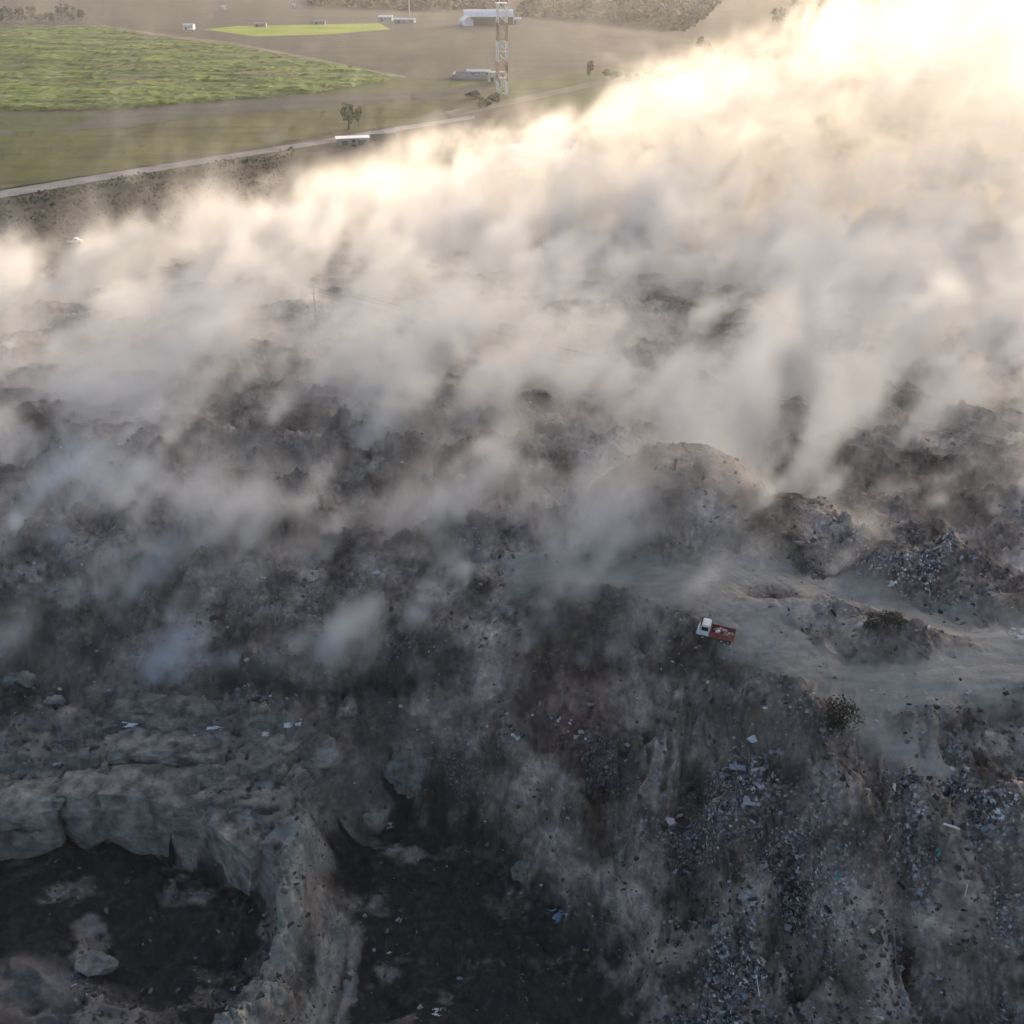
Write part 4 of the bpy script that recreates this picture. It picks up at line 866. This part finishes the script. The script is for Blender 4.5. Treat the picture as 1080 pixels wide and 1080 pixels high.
def smoke_grid(origin, dims, vs, puffs, gain, seed, layer=0., vents=()):
    nx, ny, nz = dims; ox, oy, oz = origin
    gx, gy, gz_ = (ox + np.arange(nx) * vs).astype(np.float32), (oy + np.arange(ny) * vs).astype(np.float32), (oz + np.arange(nz) * vs).astype(np.float32)
    X, Y, Z = np.meshgrid(gx, gy, gz_, indexing='ij')
    # turbulence: stretched along the leaning direction in which the smoke rises, then warped
    e1, e2 = LEAN, Vector((-LEAN.y, LEAN.x, 0)).normalized(); e3 = e1.cross(e2)
    a = X * e1.x + Y * e1.y + Z * e1.z; b = X * e2.x + Y * e2.y; c = X * e3.x + Y * e3.y + Z * e3.z
    w1 = fbm3(X / 30, Y / 30, Z / 24, 2, seed + 1) - .5; w2 = fbm3(X / 30 + 9, Y / 30, Z / 24 + 4, 2, seed + 2) - .5
    n = fbm3(a / 15 + 2.4 * w1, b / 10 + 2.4 * w2, c / 9.5 + 2.4 * w1, 5, seed + 3, .68)
    n = (n - n.mean()) / n.std()
    S = np.zeros(X.shape, np.float32)
    DX, DY, DZ = 26 * w1, 16 * w2, 24 * w2
    def puff(c0, sx, sy, sz, d, k):
        i0, i1 = np.searchsorted(gx, [c0.x - sx - 12 * k, c0.x + sx + 12 * k]); j0, j1 = np.searchsorted(gy, [c0.y - sy - 8 * k, c0.y + sy + 8 * k]); k0, k1 = np.searchsorted(gz_, [c0.z - sz - 12 * k, c0.z + sz + 12 * k])
        if i1 <= i0 or j1 <= j0 or k1 <= k0: return
        sl = (slice(i0, i1), slice(j0, j1), slice(k0, k1))
        r2 = ((X[sl] - c0.x + k * DX[sl]) / sx) ** 2 + ((Y[sl] - c0.y + k * DY[sl]) / sy) ** 2 + ((Z[sl] - c0.z + k * DZ[sl]) / sz) ** 2
        S[sl] = S[sl] + d * np.clip(1 - r2, 0, 1) * (1 - .3 * np.minimum(S[sl], 2.))
    for (px, py, y0, rx, ry, rd, d) in puffs:
        d = d * max(1., 24 / rd); c0 = WY(px, py, y0); t = y0 / ray(px, py).y / FPX
        sx, sz, sy = rx * t * 1.25, ry * t * 1.25 / max(.35, math.cos(R(PITCH) + math.atan((py - 540) / FPX))), rd * 1.25
        puff(c0, sx, sy, sz, d, min(1., sx / 25))
    gh2 = height(X[:, :, 0], Y[:, :, 0])[0].astype(np.float32)
    # plumes rising from single vents in the waste and bending over in the wind
    for (vx, vy, size, tau) in vents:
        i, j = np.searchsorted(gx, vx), np.searchsorted(gy, vy)
        if not (0 < i < nx and 0 < j < ny): continue
        p = Vector((vx, vy, float(gh2[i, j]) + .3)); L_, q = 0., Vector((.50, .26, .80))
        while L_ < 15 * size:
            f = L_ / (15 * size); r_ = (.9 + .20 * L_) * (.7 + .3 * size)
            puff(p, r_, r_, r_, tau * (1 - .65 * f) / (2 * r_ * gain * .6), min(.35, r_ / 25))
            q = Vector((.50, .26, .80)).lerp(WIND, f).normalized(); p = p + q * r_ * .7; L_ += r_ * .7
    hz = Z - gh2[:, :, None]
    if layer:
        pt = np.clip(fbm2(X[:, :, 0] / 13, Y[:, :, 0] / 13, 3, 55) * 2.4 - .7, 0, 1)
        Hh = (2.2 + 6.5 * pt * (.45 + .55 * sstep(130, 220, Y[:, :, 0])))[:, :, None].astype(np.float32)
        S = S + layer * ground_smoke(X[:, :, 0], Y[:, :, 0])[:, :, None].astype(np.float32) * np.exp(-np.maximum(hz, 0) / Hh)
    D = S * np.clip(.62 + .84 * n, .02, 3.0)
    D = np.clip(D - .17 + .10 * sstep(290, 360, Y) + .06 * n, 0, None) * gain * (.66 + .2 * sstep(250, 330, Y))
    D *= sstep(-3, .5, hz)
    # nothing may stand at the faces of the grid
    for ax, cnt in ((0, nx), (1, ny), (2, nz)):
        i = np.arange(cnt); e = np.clip(np.minimum(i, cnt - 1 - i) / 5, 0, 1).astype(np.float32)
        D = D * e.reshape([-1 if k == ax else 1 for k in range(3)])
    D[D < .0004] = 0
    return D
def build_smoke():
    rnd = random.Random(21); vents = []
    while len(vents) < 420:
        y = 1 / rnd.uniform(1 / 330, 1 / 112); x = rnd.uniform(-1, 1) * .62 * y
        t = float(ground_map(np.array([x]), np.array([y]))[0])
        if t > .12 and math.hypot(x - DOME.x, y - DOME.y) > 17 and rnd.random() < .1 + t: vents.append((x, y, rnd.uniform(.35, 1.0) * (.5 + y / 230) * (.6 + .4 * min(t, 1.5)), rnd.uniform(.4, 1.3) * min(1.3, .4 + t)))
    for px, py, z, sz_, t_ in [(335, 706, 4, 1.2, 1.5), (350, 712, 4, 1.4, 1.7), (365, 706, 4, 1.5, 1.5), (380, 714, 4, 1.4, 1.7), (395, 704, 5, 1.6, 1.7), (410, 700, 5, 1.5, 1.4), (425, 690, 6, 1.5, 1.3), (440, 680, 7, 1.6, 1.2), (455, 668, 8, 1.5, 1.), (540, 706, 8, .8, 1.4), (548, 703, 8, .9, 1.2), (600, 612, 14, 1.0, .6), (625, 606, 16, 1., .6), (650, 600, 17, 1., .5), (780, 560, 18, 1.6, 1.2), (800, 570, 18, 1.8, 1.3), (815, 560, 18, 1.6, 1.1), (230, 590, 12, 1.2, 1.1), (250, 580, 13, 1.4, 1.2), (280, 575, 13, 1.3, 1.), (310, 560, 14, 1.3, .9), (480, 560, 16, 1.6, 1.), (510, 550, 16, 1.6, 1.), (450, 490, 18, 1.4, 1.2), (560, 470, 18, 1.6, 1.1)]:
        vents.append((*W(px, py, z)[:2], sz_, t_))
    o, vs, dm = (-230.0, 96.0, -6.0), 1.45, (372, 262, 72)
    D = smoke_grid(o, dm, vs, PUFFS, .034, 300, 1.0, vents)
    volume_object('smoke', 'thick cream and grey smoke billowing off the burning landfill', o, dm, vs, D, smoke_material('smoke', (.972, .94, .898), .3))
    o, vs, dm = (-110.0, 100.0, -6.0), 1.6, (130, 75, 30)
    D = smoke_grid(o, dm, vs, BLUE, .05, 400, 0., [(*W(a, b, z)[:2], sz_ * 1.35, t_ * .55) for a, b, z, sz_, t_ in [(150, 712, 3, .7, 1.2), (168, 716, 3, .6, 1.), (185, 716, 3, .8, 1.3), (205, 712, 3, .6, 1.), (225, 706, 4, .7, 1.1), (250, 716, 3, .6, .9), (120, 660, 6, .8, 1.), (140, 625, 9, .8, .9), (60, 590, 11, 1., 1.), (20, 560, 13, 1., 1.1), (100, 570, 12, .8, .8), (40, 640, 7, .8, .8), (330, 700, 4, .45, .8), (355, 690, 4, .5, .8), (545, 705, 8, .4, .8), (640, 490, 19, .7, .8)]])
    volume_object('smoke', 'thin bluish smoke clinging to the dark slope at the left', o, dm, vs, D, smoke_material('bluish_smoke', (.80, .87, .96), .3))
build_smoke()
def build_haze():
    bm = bmesh.new(); box(bm, (0, 0, 46), (19000, 19000, 124)); m = bpy.data.materials.new('haze'); m.use_nodes = True; nt = m.node_tree; nt.nodes.clear()
    out = nt.nodes.new('ShaderNodeOutputMaterial'); pv = nt.nodes.new('ShaderNodeVolumePrincipled')
    pv.inputs['Density'].default_value = .00009; pv.inputs['Anisotropy'].default_value = .4; pv.inputs['Color'].default_value = (.97, .96, .95, 1)
    nt.links.new(pv.outputs[0], out.inputs['Volume']); m.cycles.homogeneous_volume = True
    o = link('haze', bm, m); o['kind'] = 'stuff'; o['label'] = 'thin smoky haze over the whole plain'
build_haze()

# ------------------------------------------------------------------ light
SUN_EL, SUN_AZ = 12.5, 35.0
w = bpy.data.worlds.new('World'); sc.world = w; w.use_nodes = True
sky = w.node_tree.nodes.new('ShaderNodeTexSky'); sky.sky_type = 'NISHITA'; sky.sun_disc = False
sky.sun_elevation = R(SUN_EL); sky.sun_rotation = R(SUN_AZ); sky.air_density = .7; sky.dust_density = 4.0; sky.ozone_density = .4
bg = w.node_tree.nodes['Background']; bg.inputs[1].default_value = .15
w.node_tree.links.new(sky.outputs[0], bg.inputs[0])
L = bpy.data.lights.new('sun', 'SUN'); L.energy = 2.0; L.angle = R(.5); L.color = (1, .85, .69)
so = bpy.data.objects.new('sun', L); COL.objects.link(so)
e, a = R(SUN_EL), R(SUN_AZ)
so.rotation_euler = Vector((math.sin(a) * math.cos(e), math.cos(a) * math.cos(e), math.sin(e))).to_track_quat('Z', 'Y').to_euler()

vs_ = sc.view_settings; vs_.view_transform = 'Standard'; vs_.look = 'None'; vs_.exposure = 1.4; vs_.gamma = 1.0
cy = sc.cycles
cy.volume_bounces = 4; cy.max_bounces = 5; cy.diffuse_bounces = 2; cy.glossy_bounces = 1; cy.transparent_max_bounces = 4
cy.volume_step_rate = 2.0; cy.volume_max_steps = 512
cy.use_adaptive_sampling = True; cy.adaptive_threshold = .06; cy.adaptive_min_samples = 12
cy.use_denoising = True
